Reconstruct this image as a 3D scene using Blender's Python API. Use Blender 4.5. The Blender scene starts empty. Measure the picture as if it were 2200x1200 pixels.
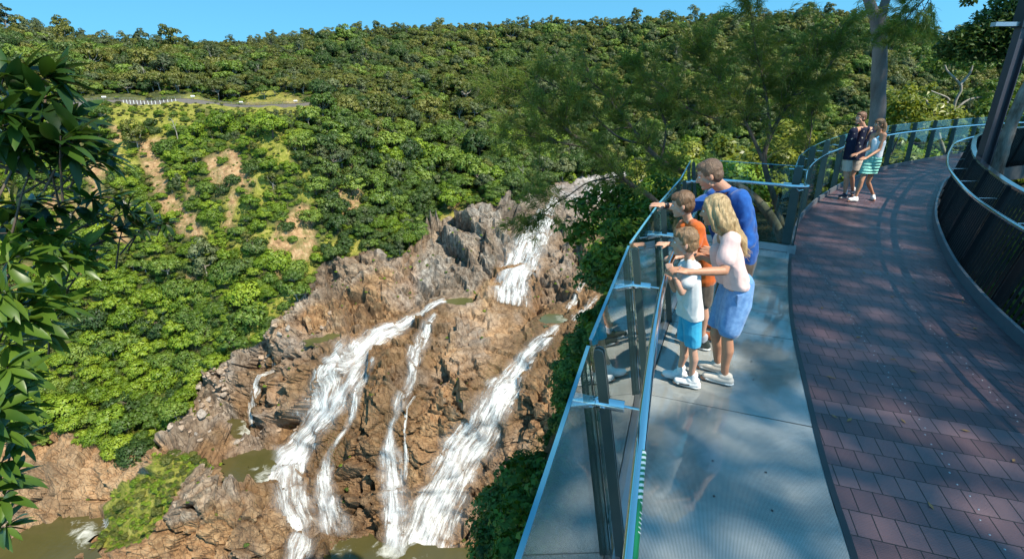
import bpy, bmesh, math, random
import numpy as np
from mathutils import Vector, Matrix, Quaternion

# ------------------------------------------------------------------ camera
F = 1080.0; PITCH = math.radians(21.4); EYE = 2.38
scene = bpy.context.scene
C = scene.collection
cam_data = bpy.data.cameras.new("camera"); cam = bpy.data.objects.new("camera", cam_data); C.objects.link(cam)
cam.location = (0, 0, EYE); cam.rotation_euler = (math.pi/2 - PITCH, 0, 0)
cam_data.sensor_fit = 'HORIZONTAL'; cam_data.sensor_width = 36.0; cam_data.lens = 36.0*F/2200.0
cam_data.clip_start = 0.05; cam_data.clip_end = 6000
scene.camera = cam
# ------------------------------------------------------------------ light
SUN_EL = math.radians(52); SUN_AZ = math.radians(134)      # azimuth clockwise from +Y: behind the camera, to the right
SUN = Vector((math.sin(SUN_AZ)*math.cos(SUN_EL), math.cos(SUN_AZ)*math.cos(SUN_EL), math.sin(SUN_EL)))
w = bpy.data.worlds.new("World"); scene.world = w; w.use_nodes = True
nt = w.node_tree; nt.nodes.clear()
wo = nt.nodes.new('ShaderNodeOutputWorld'); bg = nt.nodes.new('ShaderNodeBackground')
sky = nt.nodes.new('ShaderNodeTexSky'); sky.sky_type = 'NISHITA'; sky.sun_disc = False
sky.sun_elevation = SUN_EL; sky.sun_rotation = SUN_AZ; sky.altitude = 300; sky.air_density = 1.0; sky.dust_density = 0.15; sky.ozone_density = 1.5
hs = nt.nodes.new('ShaderNodeHueSaturation'); hs.inputs['Saturation'].default_value = 1.26; hs.inputs['Hue'].default_value = 0.470
tc = nt.nodes.new('ShaderNodeTexCoord'); mpw = nt.nodes.new('ShaderNodeMapping'); mpw.inputs['Location'].default_value = (0, 0, 0.36); nt.links.new(tc.outputs['Generated'], mpw.inputs[0])
nrmw = nt.nodes.new('ShaderNodeVectorMath'); nrmw.operation = 'NORMALIZE'; nt.links.new(mpw.outputs[0], nrmw.inputs[0]); nt.links.new(nrmw.outputs[0], sky.inputs[0])
nt.links.new(sky.outputs[0], hs.inputs['Color']); nt.links.new(hs.outputs[0], bg.inputs[0]); nt.links.new(bg.outputs[0], wo.inputs[0])
bg.inputs[1].default_value = 0.15
sl = bpy.data.lights.new("sun", 'SUN'); so = bpy.data.objects.new("sun", sl); C.objects.link(so)
sl.energy = 4.0; sl.angle = math.radians(0.5); sl.color = (1.0, 0.92, 0.77)
so.rotation_euler = SUN.to_track_quat('Z', 'Y').to_euler(); so.location = (30, -30, 60)
scene.view_settings.view_transform = 'Standard'; scene.view_settings.look = 'None'
scene.view_settings.exposure = 0.95; scene.view_settings.gamma = 1.0; scene.view_settings.use_curve_mapping = False
scene.render.engine = 'CYCLES'
scene.cycles.max_bounces = 6; scene.cycles.diffuse_bounces = 2; scene.cycles.glossy_bounces = 3
scene.cycles.transparent_max_bounces = 24; scene.cycles.transmission_bounces = 3
scene.cycles.caustics_reflective = False; scene.cycles.caustics_refractive = False
scene.cycles.use_denoising = True

# ------------------------------------------------------------------ survey helpers: photo point + depth -> place in the world
def ray(x, y):
    u = (x-1100)/F; v = (y-600)/F
    return np.array([u, math.cos(PITCH)-v*math.sin(PITCH), -math.sin(PITCH)-v*math.cos(PITCH)])
def on(x, y, z=0.0):
    d = ray(x, y); t = (z-EYE)/d[2]; return Vector(d*t) + Vector((0, 0, EYE))
def atY(x, y, Y):
    d = ray(x, y); return Vector(d*(Y/d[1])) + Vector((0, 0, EYE))
def project(p):
    p = np.asarray(p, float); Z = p[..., 2]-EYE
    zc = p[..., 1]*math.cos(PITCH)-Z*math.sin(PITCH); yc = -(p[..., 1]*math.sin(PITCH)+Z*math.cos(PITCH))
    zc = np.where(zc < 1e-3, 1e-3, zc)
    return 1100+F*p[..., 0]/zc, 600+F*yc/zc, zc
# ------------------------------------------------------------------ numpy noise
def h3(i, j, k, s=0):
    n = (i.astype(np.int64)*374761393 + j.astype(np.int64)*668265263 + k.astype(np.int64)*1274126177 + s*362437) & 0xffffffff
    n = ((n ^ (n >> 13))*1274126177) & 0xffffffff
    n = ((n ^ (n >> 16))*2246822519) & 0xffffffff
    return ((n ^ (n >> 15)) & 0xffffff)/float(0xffffff)
def vnoise(p, s=0):
    f = np.floor(p); i = f.astype(int); t = p-f; t = t*t*(3-2*t)
    r = 0
    for dx in (0, 1):
        for dy in (0, 1):
            for dz in (0, 1):
                w_ = (t[..., 0] if dx else 1-t[..., 0])*(t[..., 1] if dy else 1-t[..., 1])*(t[..., 2] if dz else 1-t[..., 2])
                r = r + w_*h3(i[..., 0]+dx, i[..., 1]+dy, i[..., 2]+dz, s)
    return r*2-1
def fbm(p, o=4, s=0):
    r = 0; a = 1.0
    for k in range(o):
        r = r + a*vnoise(p*(2**k)+k*17.3, s+k); a *= 0.5
    return r
def worley(p, s=0):
    f = np.floor(p).astype(int); d1 = np.full(p.shape[:-1], 9.0); d2 = d1.copy(); idv = np.zeros(p.shape[:-1]); rel = np.zeros(p.shape)
    for dx in (-1, 0, 1):
        for dy in (-1, 0, 1):
            for dz in (-1, 0, 1):
                c = f+np.array([dx, dy, dz])
                q = c+np.stack([h3(c[..., 0], c[..., 1], c[..., 2], s+a) for a in (1, 2, 3)], -1)
                v = p-q; d = np.sqrt((v*v).sum(-1)); n = d < d1
                d2 = np.where(n, d1, np.minimum(d2, d)); d1 = np.where(n, d, d1)
                idv = np.where(n, h3(c[..., 0], c[..., 1], c[..., 2], s+9), idv); rel = np.where(n[..., None], v, rel)
    return d1, d2, idv, rel
def inpoly(x, y, poly):
    r = np.zeros(x.shape, bool); n = len(poly)
    for a in range(n):
        x1, y1 = poly[a]; x2, y2 = poly[(a+1) % n]
        if y1 == y2: continue
        c = ((y1 > y) != (y2 > y)) & (x < (x2-x1)*(y-y1)/(y2-y1)+x1)
        r ^= c
    return r
def dist_path(x, y, path):
    d = np.full(x.shape, 1e9)
    for (x1, y1), (x2, y2) in zip(path[:-1], path[1:]):
        l2 = (x2-x1)**2+(y2-y1)**2
        t = np.clip(((x-x1)*(x2-x1)+(y-y1)*(y2-y1))/l2, 0, 1)
        d = np.minimum(d, np.hypot(x-x1-t*(x2-x1), y-y1-t*(y2-y1)))
    return d
def ss(a, b, x):
    t = np.clip((x-a)/(b-a), 0, 1); return t*t*(3-2*t)
# ------------------------------------------------------------------ object helpers
def tag(o, label=None, cat=None, group=None, kind=None):
    if label: o['label'] = label
    if cat: o['category'] = cat
    if group: o['group'] = group
    if kind: o['kind'] = kind
    return o
def empty(name, loc, label=None, cat=None, group=None):
    o = bpy.data.objects.new(name, None); C.objects.link(o); o.location = loc; o.empty_display_size = 0.2
    return tag(o, label, cat, group)
def link(name, me, parent=None, mats=None):
    o = bpy.data.objects.new(name, me); C.objects.link(o)
    if mats is not None:
        for m in (mats if isinstance(mats, (list, tuple)) else [mats]): me.materials.append(m)
    if parent is not None:
        o.parent = parent; o.matrix_parent_inverse = Matrix.Translation(-Vector(parent.location))
    return o
def np_mesh(name, V, Q, smooth=True):
    V = np.asarray(V, np.float32); Q = np.asarray(Q, np.int32); k = Q.shape[1]
    me = bpy.data.meshes.new(name); me.vertices.add(len(V)); me.vertices.foreach_set('co', V.ravel())
    me.loops.add(Q.size); me.loops.foreach_set('vertex_index', Q.ravel())
    me.polygons.add(len(Q)); me.polygons.foreach_set('loop_start', np.arange(0, Q.size, k, dtype=np.int32))
    me.polygons.foreach_set('loop_total', np.full(len(Q), k, np.int32))
    me.polygons.foreach_set('use_smooth', np.full(len(Q), smooth, bool))
    me.update(calc_edges=True); me.validate(); return me
def add_attr(me, name, arr):
    a = me.attributes.new(name, 'FLOAT', 'POINT'); a.data.foreach_set('value', np.asarray(arr, np.float32).ravel())
def grid_quads(nr, nc):
    i = np.arange(nr-1)[:, None]*nc+np.arange(nc-1)[None, :]
    return np.stack([i, i+nc, i+nc+1, i+1], -1).reshape(-1, 4)
# ------------------------------------------------------------------ material helpers
class NT:
    def __init__(s, name):
        s.m = bpy.data.materials.new(name); s.m.use_nodes = True; s.t = s.m.node_tree; s.t.nodes.clear()
        s.out = s.n('ShaderNodeOutputMaterial')
    def n(s, ty, **kw):
        n = s.t.nodes.new(ty)
        for k, v in kw.items(): setattr(n, k, v)
        return n
    def l(s, a, b): s.t.links.new(a, b)
    def val(s, n, i, v):
        if hasattr(v, 'links') or isinstance(v, bpy.types.NodeSocket): s.l(v, n.inputs[i])
        else: n.inputs[i].default_value = v
    def noise(s, vec, scale, detail=4, rough=0.55, dist=0.0):
        n = s.n('ShaderNodeTexNoise'); n.inputs['Scale'].default_value = scale; n.inputs['Detail'].default_value = detail
        n.inputs['Roughness'].default_value = rough; n.inputs['Distortion'].default_value = dist
        if vec is not None: s.l(vec, n.inputs['Vector'])
        return n.outputs['Fac']
    def ramp(s, fac, stops, interp='LINEAR'):
        n = s.n('ShaderNodeValToRGB'); cr = n.color_ramp; cr.interpolation = interp
        while len(cr.elements) < len(stops): cr.elements.new(0.5)
        for e, (p, c) in zip(cr.elements, stops):
            e.position = p; e.color = (c[0], c[1], c[2], 1) if not isinstance(c, (int, float)) else (c, c, c, 1)
        s.l(fac, n.inputs[0]); return n.outputs[0]
    def mix(s, fac, a, b, mode='MIX'):
        n = s.n('ShaderNodeMix', data_type='RGBA', blend_type=mode)
        for sock, v in ((n.inputs[0], fac), (n.inputs[6], a), (n.inputs[7], b)):
            if isinstance(v, bpy.types.NodeSocket): s.l(v, sock)
            elif isinstance(v, (tuple, list)): sock.default_value = (v[0], v[1], v[2], 1)
            else: sock.default_value = v
        return n.outputs[2]
    def math(s, op, a, b=0.0, c=None):
        n = s.n('ShaderNodeMath', operation=op)
        for i, v in enumerate((a, b) if c is None else (a, b, c)): s.val(n, i, v)
        return n.outputs[0]
    def attr(s, name):
        n = s.n('ShaderNodeAttribute', attribute_name=name); return n.outputs['Fac']
    def pos(s): return s.n('ShaderNodeNewGeometry').outputs['Position']
    def obj(s): return s.n('ShaderNodeTexCoord').outputs['Object']
    def scale(s, vec, sc):
        n = s.n('ShaderNodeMapping'); n.inputs['Scale'].default_value = sc; s.l(vec, n.inputs['Vector']); return n.outputs[0]
    def bump(s, h, strength=0.5, dist=0.1, normal=None):
        n = s.n('ShaderNodeBump'); n.inputs['Strength'].default_value = strength; n.inputs['Distance'].default_value = dist
        s.l(h, n.inputs['Height'])
        if normal is not None: s.l(normal, n.inputs['Normal'])
        return n.outputs[0]
    def bsdf(s, color, rough=0.6, metal=0.0, spec=0.5, normal=None, coat=0.0, sheen=0.0):
        n = s.n('ShaderNodeBsdfPrincipled')
        for k, v in (('Base Color', color), ('Roughness', rough), ('Metallic', metal), ('Specular IOR Level', spec), ('Coat Weight', coat), ('Sheen Weight', sheen)):
            if isinstance(v, bpy.types.NodeSocket): s.l(v, n.inputs[k])
            elif isinstance(v, (tuple, list)): n.inputs[k].default_value = (v[0], v[1], v[2], 1)
            else: n.inputs[k].default_value = v
        if normal is not None: s.l(normal, n.inputs['Normal'])
        return n.outputs[0]
    def done(s, sh): s.l(sh, s.out.inputs['Surface']); return s.m
def plain(name, color, rough=0.6, metal=0.0, spec=0.5, var=0.12, vs=30.0, bump=0.0):
    t = NT(name); p = t.obj(); f = t.noise(p, vs, 4)
    c = t.mix(t.math('MULTIPLY', f, 1.0), tuple(x*(1-var) for x in color), tuple(min(1, x*(1+var)) for x in color))
    nr = t.bump(f, bump, 0.01) if bump else None
    return t.done(t.bsdf(c, rough, metal, spec, nr))

# ================================================================== GORGE TERRAIN
SKY_Y = [(-500, 60), (0, 66), (200, 96), (430, 112), (600, 92), (800, 74), (1000, 66), (1200, 58), (1400, 52), (1600, 40), (1800, 34), (1900, 48), (2000, 82), (2200, 98), (2700, 90)]
CT = []   # (px, py, horizontal range)
def ctR(x, y, R): CT.append((x, y, R))
def ctZ(x, y, z):
    d = ray(x, y); t = (z-EYE)/d[2]; CT.append((x, y, t*math.hypot(d[0], d[1])))
for x, y in SKY_Y: ctR(x, y, 500 if x < 300 else 520 if x < 700 else 560 if x < 1500 else 600)
for x, R in ((-400, 345), (0, 340), (200, 335), (400, 328), (600, 318)): ctR(x, 226, R); ctR(x, 202, R+13)
for x in (-300, 100, 400, 600): ctR(x, 140, 400)
for x, y, R in ((0, 300, 322), (0, 500, 285), (0, 700, 252), (0, 930, 228), (-400, 500, 290), (-400, 900, 235), (300, 300, 308), (150, 1150, 180), (150, 960, 203), (2100, 330, 385), (1600, 330, 390)): ctR(x, y, R)
for x, R in ((760, 335), (900, 390), (1200, 430), (1600, 430), (2100, 430), (2600, 400)): ctR(x, 224, R)
for x, y, z in ((300, 500, -56), (300, 700, -87), (350, 900, -109), 
                (600, 300, -22), (600, 400, -40), (600, 500, -57), (600, 620, -75), (500, 760, -97), (420, 840, -106), (900, 300, -33), (900, 400, -53), (900, 480, -64), (780, 540, -67), (700, 600, -76),
                (1150, 300, -38), (1150, 400, -55), (1050, 450, -58), (1180, 440, -61), (1300, 400, -60), (1400, 380, -58), (1250, 520, -68), (1300, 620, -80),
                (960, 650, -84), (1090, 650, -85), (1060, 580, -77), (900, 600, -77), (1000, 670, -85.5), (1190, 690, -87), (850, 715, -88.5), (1020, 740, -89), (720, 710, -87), (640, 700, -87), (700, 790, -94),
                (850, 900, -106), (1000, 900, -108), (1100, 780, -95), (1150, 900, -105), (650, 900, -110), (560, 850, -108), (1080, 950, -118), (850, 1150, -134), (1000, 1150, -136), (620, 1000, -119), (640, 1130, -130), (760, 1175, -135),
                (540, 1000, -118), (490, 920, -116), (560, 1100, -118), (450, 1020, -112), (350, 980, -106), (400, 1180, -123), (300, 1120, -118), (60, 1040, -118), (330, 960, -113), (0, 1200, -131), (-400, 1200, -131),
                (1400, 700, -85), (1400, 1100, -110), (2000, 700, -80), (2100, 1200, -110), (900, 1400, -138), (300, 1500, -136), (1500, 1560, -125), (-400, 1560, -134), (2600, 1500, -100),): ctZ(x, y, z)
CT = np.array(CT, float)
_cx = CT[:, 0]/1000; _cy = CT[:, 1]/1000
_d = np.array([ray(a, b) for a, b in CT[:, :2]]); _inv = np.hypot(_d[:, 0], _d[:, 1])/CT[:, 2]*100   # inverse of depth along the optical axis
def _phi(r): return np.where(r > 1e-9, r*r*np.log(r+1e-12), 0)
_n = len(CT); _K = _phi(np.hypot(_cx[:, None]-_cx, _cy[:, None]-_cy))+np.eye(_n)*4e-4
_Pm = np.stack([np.ones(_n), _cx, _cy], 1); _A = np.zeros((_n+3, _n+3)); _A[:_n, :_n] = _K; _A[:_n, _n:] = _Pm; _A[_n:, :_n] = _Pm.T
_w = np.linalg.solve(_A, np.concatenate([_inv, np.zeros(3)]))
def inv_depth(x, y):
    X = np.asarray(x, float)/1000; Y = np.asarray(y, float)/1000; r = _w[_n]+_w[_n+1]*X+_w[_n+2]*Y
    for k in range(_n): r = r+_w[k]*_phi(np.hypot(X-_cx[k], Y-_cy[k]))
    return np.maximum(r/100, 1/760.0)
def rays(x, y):
    u = (x-1100)/F; v = (y-600)/F
    return np.stack([u, math.cos(PITCH)-v*math.sin(PITCH), -math.sin(PITCH)-v*math.cos(PITCH)], -1)
NC, NR = 610, 400
tx = np.linspace(-420, 2620, NC); ty0 = np.interp(tx, *zip(*SKY_Y)); tt = np.linspace(0, 1, NR)
TX = np.repeat(tx[None], NR, 0); TY = ty0[None]+(1580-ty0)[None]*tt[:, None]
P0 = rays(TX, TY)/inv_depth(TX, TY)[..., None]; P0[..., 2] += EYE
# ---- regions of the ground, traced from the photo, carried as attributes of the terrain
wob = np.stack([vnoise(np.stack([TX/60, TY/60, TX*0], -1), 3), vnoise(np.stack([TX/60, TY/60, TX*0], -1), 8)], -1)*12 + np.stack([vnoise(np.stack([TX/17, TY/17, TX*0], -1), 5), vnoise(np.stack([TX/17, TY/17, TX*0], -1), 6)], -1)*5
WX = TX+wob[..., 0]; WY = TY+wob[..., 1]
ROCK = [(-420, 950), (0, 940), (110, 930), (230, 965), (300, 990), (340, 940), (400, 885), (415, 830), (470, 790), (530, 745), (590, 690), (650, 650), (670, 590), (700, 555), (790, 535), (850, 560), (900, 515), (950, 480), (1000, 455), (1060, 440), (1110, 430), (1180, 405), (1240, 385), (1330, 375), (1420, 385), (1420, 460), (1330, 500), (1330, 700), (1460, 860), (1460, 1580), (-420, 1580)]
MOUND = [(212, 1110), (240, 1060), (330, 1010), (350, 962), (420, 975), (470, 990), (430, 1010), (395, 1050), (370, 1095), (330, 1150), (230, 1180), (205, 1150)]
rock = inpoly(WX, WY, ROCK); mound = inpoly(WX, WY, MOUND); rock &= ~mound
bare = (dist_path(WX, WY, [(300, 280), (318, 335), (345, 390), (372, 430), (400, 480), (412, 500)]) < 19) | inpoly(WX, WY, [(150, 430), (215, 400), (235, 455), (170, 500)]) | inpoly(WX, WY, [(445, 345), (520, 330), (540, 380), (470, 425)]) | inpoly(WX, WY, [(590, 505), (650, 430), (690, 450), (680, 540), (620, 620), (575, 560)]) | inpoly(WX, WY, [(0, 575), (60, 560), (70, 630), (0, 650)]) | inpoly(WX, WY, [(738, 350), (785, 335), (765, 440), (730, 455)]) | (dist_path(WX, WY, [(640, 220), (610, 205), (530, 210)]) < 9) | inpoly(WX, WY, [(940, 455), (1010, 425), (1030, 445), (960, 490)]) | (dist_path(WX, WY, [(480, 470), (500, 420), (540, 400)]) < 9) | inpoly(WX, WY, [(60, 440), (120, 420), (130, 480), (70, 500)]) | inpoly(WX, WY, [(230, 470), (262, 450), (280, 520), (240, 530)])
grass = inpoly(WX, WY, [(160, 224), (680, 222), (680, 240), (600, 250), (420, 250), (360, 300), (300, 290), (200, 262)]) | inpoly(WX, WY, [(680, 545), (700, 500), (780, 505), (770, 545), (720, 555)]) | inpoly(WX, WY, [(500, 760), (540, 680), (600, 640), (660, 560), (690, 560), (640, 650), (560, 730), (520, 770)]) | inpoly(WX, WY, [(900, 500), (960, 450), (1000, 445), (960, 490), (910, 530)]) | inpoly(WX, WY, [(500, 215), (520, 190), (600, 190), (650, 215)]) | mound | inpoly(WX, WY, [(110, 940), (200, 930), (240, 960), (140, 965)])
gpat = (fbm(np.stack([TX/55, TY/38, TX*0], -1), 3, 131) > 0.34) & (TX < 720) & (TY > 235) & (TY < 560)
bpat = (fbm(np.stack([TX/42+9, TY/60, TX*0], -1), 3, 133) > 0.78) & (TX < 700) & (TY > 270) & (TY < 600)
grass = grass | (gpat & ~bare & ~rock); bare = bare | (bpat & ~rock)
dome = inpoly(WX, WY, [(955, 660), (1060, 640), (1170, 690), (1165, 740), (1060, 830), (960, 790), (915, 730)]).astype(float)
for _ in range(8): dome = (dome+np.roll(dome, 3, 0)+np.roll(dome, -3, 0)+np.roll(dome, 3, 1)+np.roll(dome, -3, 1))/5
grey = np.clip(ss(600, 470, TY+0.12*np.abs(TX-1020))*(TX > 780) + ss(470, 420, TX)*0.0 + inpoly(WX, WY, [(400, 800), (480, 760), (600, 690), (680, 560), (800, 540), (860, 570), (700, 650), (560, 740), (500, 900), (420, 960), (330, 960)])*0.75 + inpoly(WX, WY, [(395, 1050), (430, 1000), (480, 1020), (500, 1060), (440, 1120), (390, 1110)])*0.6 + inpoly(WX, WY, [(880, 560), (1000, 450), (1160, 420), (1180, 450), (1080, 560), (1000, 640), (900, 640)])*0.9, 0, 1)
pink = inpoly(WX, WY, [(-420, 960), (0, 940), (230, 965), (300, 1000), (340, 1000), (240, 1090), (40, 1140), (-420, 1200)])*1.0
bed = inpoly(WX, WY, [(1190, 425), (1220, 390), (1330, 365), (1430, 385), (1400, 430), (1290, 430)])*1.0     # upstream river bed
FALLS = {
 'upper': [(1196, 424, 16), (1178, 447, 31), (1158, 485, 54), (1140, 520, 68), (1122, 560, 70), (1108, 590, 63), (1098, 620, 68), (1092, 655, 76)],
 'shelf': [(962, 642, 18), (932, 649, 20), (893, 673, 25), (860, 690, 36), (816, 710, 47), (772, 746, 52), (739, 770, 50), (708, 790, 36)],
 'plunge': [(716, 783, 29), (705, 800, 40), (700, 835, 52), (690, 880, 70), (655, 934, 61), (630, 968, 52), (598, 1007, 40), (573, 1034, 32)],
 'second': [(776, 752, 30), (762, 785, 36), (741, 828, 36), (720, 865, 38), (690, 905, 48)],
 'thread': [(800, 770, 24), (788, 796, 32), (770, 828, 28), (755, 890, 16), (731, 934, 12), (707, 978, 16), (695, 1025, 32), (700, 1070, 50), (712, 1110, 54), (720, 1152, 50)],
 'braid': [(642, 950, 34), (625, 987, 54), (622, 1026, 74), (630, 1070, 74), (640, 1108, 54), (645, 1142, 48), (632, 1190, 58), (620, 1240, 64)],
 'middle': [(936, 668, 16), (908, 712, 28), (891, 755, 30), (886, 794, 16), (879, 823, 18), (862, 857, 28), (855, 890, 16), (840, 910, 14), (838, 953, 26), (840, 997, 52), (845, 1045, 62), (850, 1094, 48), (845, 1147, 38), (837, 1184, 38)],
 'right': [(1200, 700, 15), (1169, 736, 30), (1138, 762, 44), (1118, 785, 54), (1098, 813, 57), (1070, 847, 69), (1050, 890, 79), (1028, 930, 86), (1000, 968, 89), (976, 1007, 92), (955, 1055, 94), (930, 1103, 99), (912, 1152, 106), (900, 1200, 109), (888, 1260, 114)],
 'small': [(592, 772, 10), (578, 800, 12), (562, 832, 14), (552, 862, 14), (546, 890, 16), (540, 920, 18)],
 'chute': [(1256, 602, 12), (1244, 618, 16), (1228, 640, 20), (1216, 664, 24)],
 'lower': [(1284, 632, 14), (1262, 652, 18), (1246, 668, 20), (1230, 690, 22)],
 'trickle': [(893, 838, 8), (874, 880, 7), (869, 930, 7), (873, 980, 9), (868, 1040, 12)],
 'rapid': [(226, 1106, 20), (212, 1114, 30), (196, 1128, 36), (182, 1142, 30)]}
# ---- pools: flatten the ground under them
POOLS = {'mid': [(478, 1000), (486, 985), (560, 965), (600, 968), (590, 1000), (570, 1030), (500, 1045), (482, 1025)],
         'shelf': [(455, 905), (490, 888), (522, 893), (535, 930), (515, 955), (472, 942)],
         'down': [(-420, 1230), (-420, 1190), (20, 1160), (90, 1118), (150, 1098), (215, 1095), (228, 1120), (205, 1150), (190, 1240), (60, 1320), (-420, 1400)],
         'foot': [(705, 1178), (720, 1152), (790, 1150), (850, 1165), (1010, 1180), (1010, 1290), (700, 1290)],
         'ledge': [(952, 642), (975, 636), (1010, 640), (1022, 650), (985, 656), (960, 652)],
         'side': [(1156, 688), (1178, 672), (1214, 668), (1226, 682), (1205, 696), (1170, 700)],
         'terrace': [(655, 730), (690, 722), (700, 706), (740, 700), (752, 712), (722, 730), (690, 742), (660, 742)]}
POOL_Z = {}
for k, poly in POOLS.items():
    px, py = np.array(poly, float).T
    sel = (py < 1210) & (px > -60)
    pz = EYE+(rays(px, py)/inv_depth(px, py)[:, None])[sel, 2]; POOL_Z[k] = float(np.median(pz))-0.3
nrm = np.cross(np.roll(P0, -1, 1)-np.roll(P0, 1, 1), np.roll(P0, -1, 0)-np.roll(P0, 1, 0)); nrm[0] = nrm[1]; nrm[-1] = nrm[-2]; nrm[:, 0] = nrm[:, 1]; nrm[:, -1] = nrm[:, -2]
nrm /= np.linalg.norm(nrm, axis=-1, keepdims=True)+1e-9
nrm *= np.sign(-(nrm*rays(TX, TY)).sum(-1, keepdims=True))
rk = rock.astype(float)
for _ in range(3): rk = (rk+np.roll(rk, 1, 0)+np.roll(rk, -1, 0)+np.roll(rk, 1, 1)+np.roll(rk, -1, 1))/5
# blocky, jointed rock: tilted facets of Voronoi cells, stretched along the steep joints
J = np.array([[0.80, 0.45, 0.40], [-0.52, 0.85, 0.08], [-0.30, -0.27, 0.91]])
Q0 = P0@J.T
def facets(sc, s, tilt):
    q = Q0*np.array(sc); q = q+0.35*np.stack([vnoise(q*0.9, s+20), vnoise(q*0.9, s+21), vnoise(q*0.9, s+22)], -1)
    d1, d2, idv, rel = worley(q, s)
    t = np.stack([np.modf(idv*k)[0]-0.5 for k in (37.1, 91.7, 153.3)], -1)
    return (idv-0.5)+tilt*(rel*t).sum(-1), d2-d1
f1, e1 = facets((1/16., 1/16., 1/26.), 1, 2.4); f2, e2 = facets((1/5.5, 1/5.5, 1/10.), 2, 2.4); f3, e3 = facets((1/2.0, 1/2.0, 1/3.6), 3, 2.0)
disp = rk*(f1*6.0+f2*2.8+f3*0.55-1.4*np.exp(-e2*16)-0.3*np.exp(-e3*10)+0.25*fbm(P0/3.0, 3, 40)+0.5*np.abs(np.modf(Q0[..., 2]/3.1+0.25*vnoise(P0/7.0, 44))[0]))
disp = disp+(1-rk)*(2.2*fbm(P0/28.0, 3, 31)+0.7*fbm(P0/6.0, 3, 35))
disp *= 1-0.6*dome
disp *= np.clip(1.25-inpoly(TX, TY, [(-420, 940), (300, 950), (340, 1000), (200, 1110), (-420, 1220)])*0.6-bed*0.9, 0, 1.2)
fd = np.full(TX.shape, 1e9); wet = np.zeros(TX.shape)
for k, pts in FALLS.items():
    d = dist_path(TX, TY, [p[:2] for p in pts]); hw = max(p[2] for p in pts)/2
    fd = np.minimum(fd, d-hw); wet = np.maximum(wet, np.clip(1-(d-hw*0.6)/46, 0, 1)*(1.0 if k in ('braid', 'thread', 'middle', 'small', 'plunge', 'right') else 0.45))
disp *= 0.45+0.55*ss(-12, 14, fd)
tfade = ss(0, 0.015, tt)[:, None]
PT = P0+nrm*(disp*tfade)[..., None]
pool_in = np.zeros(TX.shape)
for k, poly in POOLS.items():
    m = inpoly(TX, TY, poly).astype(float)
    for _ in range(2): m = (m+np.roll(m, 1, 0)+np.roll(m, -1, 0)+np.roll(m, 1, 1)+np.roll(m, -1, 1))/5
    PT[..., 2] += m*(np.minimum(POOL_Z[k]-1.2-PT[..., 2], 0)); pool_in = np.maximum(pool_in, m)
    ring = np.clip(dist_path(TX, TY, poly+[poly[0]])/26.0, 0, 1); ring = (1-ring)*(1-m)
    PT[..., 2] += ring*np.clip(POOL_Z[k]+0.8-PT[..., 2], 0, 4)*0.9
V = PT.reshape(-1, 3); Qd = grid_quads(NR, NC)
# the far side of the ridge, so that the hill is a hill from elsewhere too
back = PT[0].copy(); back[:, :2] *= 1.5; back[:, 2] -= 60; V = np.concatenate([V, back])
bi = NR*NC+np.arange(NC-1); ti = np.arange(NC-1)
Qd = np.concatenate([Qd, np.stack([bi, ti, ti+1, bi+1], -1)])
terr = np_mesh('gorge_hillside', V, Qd, True)
fr_ = (rk > 0.4).reshape(-1); terr.polygons.foreach_set('use_smooth', ~np.concatenate([fr_.reshape(NR, NC)[:-1, :-1].reshape(-1), np.zeros(NC-1, bool)]))
ext = lambda a: np.concatenate([np.asarray(a, float).reshape(-1), np.zeros(NC)])
for nm, a in (('rock', rk), ('bare', bare), ('grass', grass & (rock < 0.5)), ('grey', grey), ('pink', pink), ('bed', bed), ('dome', dome), ('wet', wet*rk)):
    a = np.asarray(a, float)
    for _ in range(2): a = (a+np.roll(a, 1, 0)+np.roll(a, -1, 0)+np.roll(a, 1, 1)+np.roll(a, -1, 1))/5
    add_attr(terr, nm, ext(a))
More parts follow.
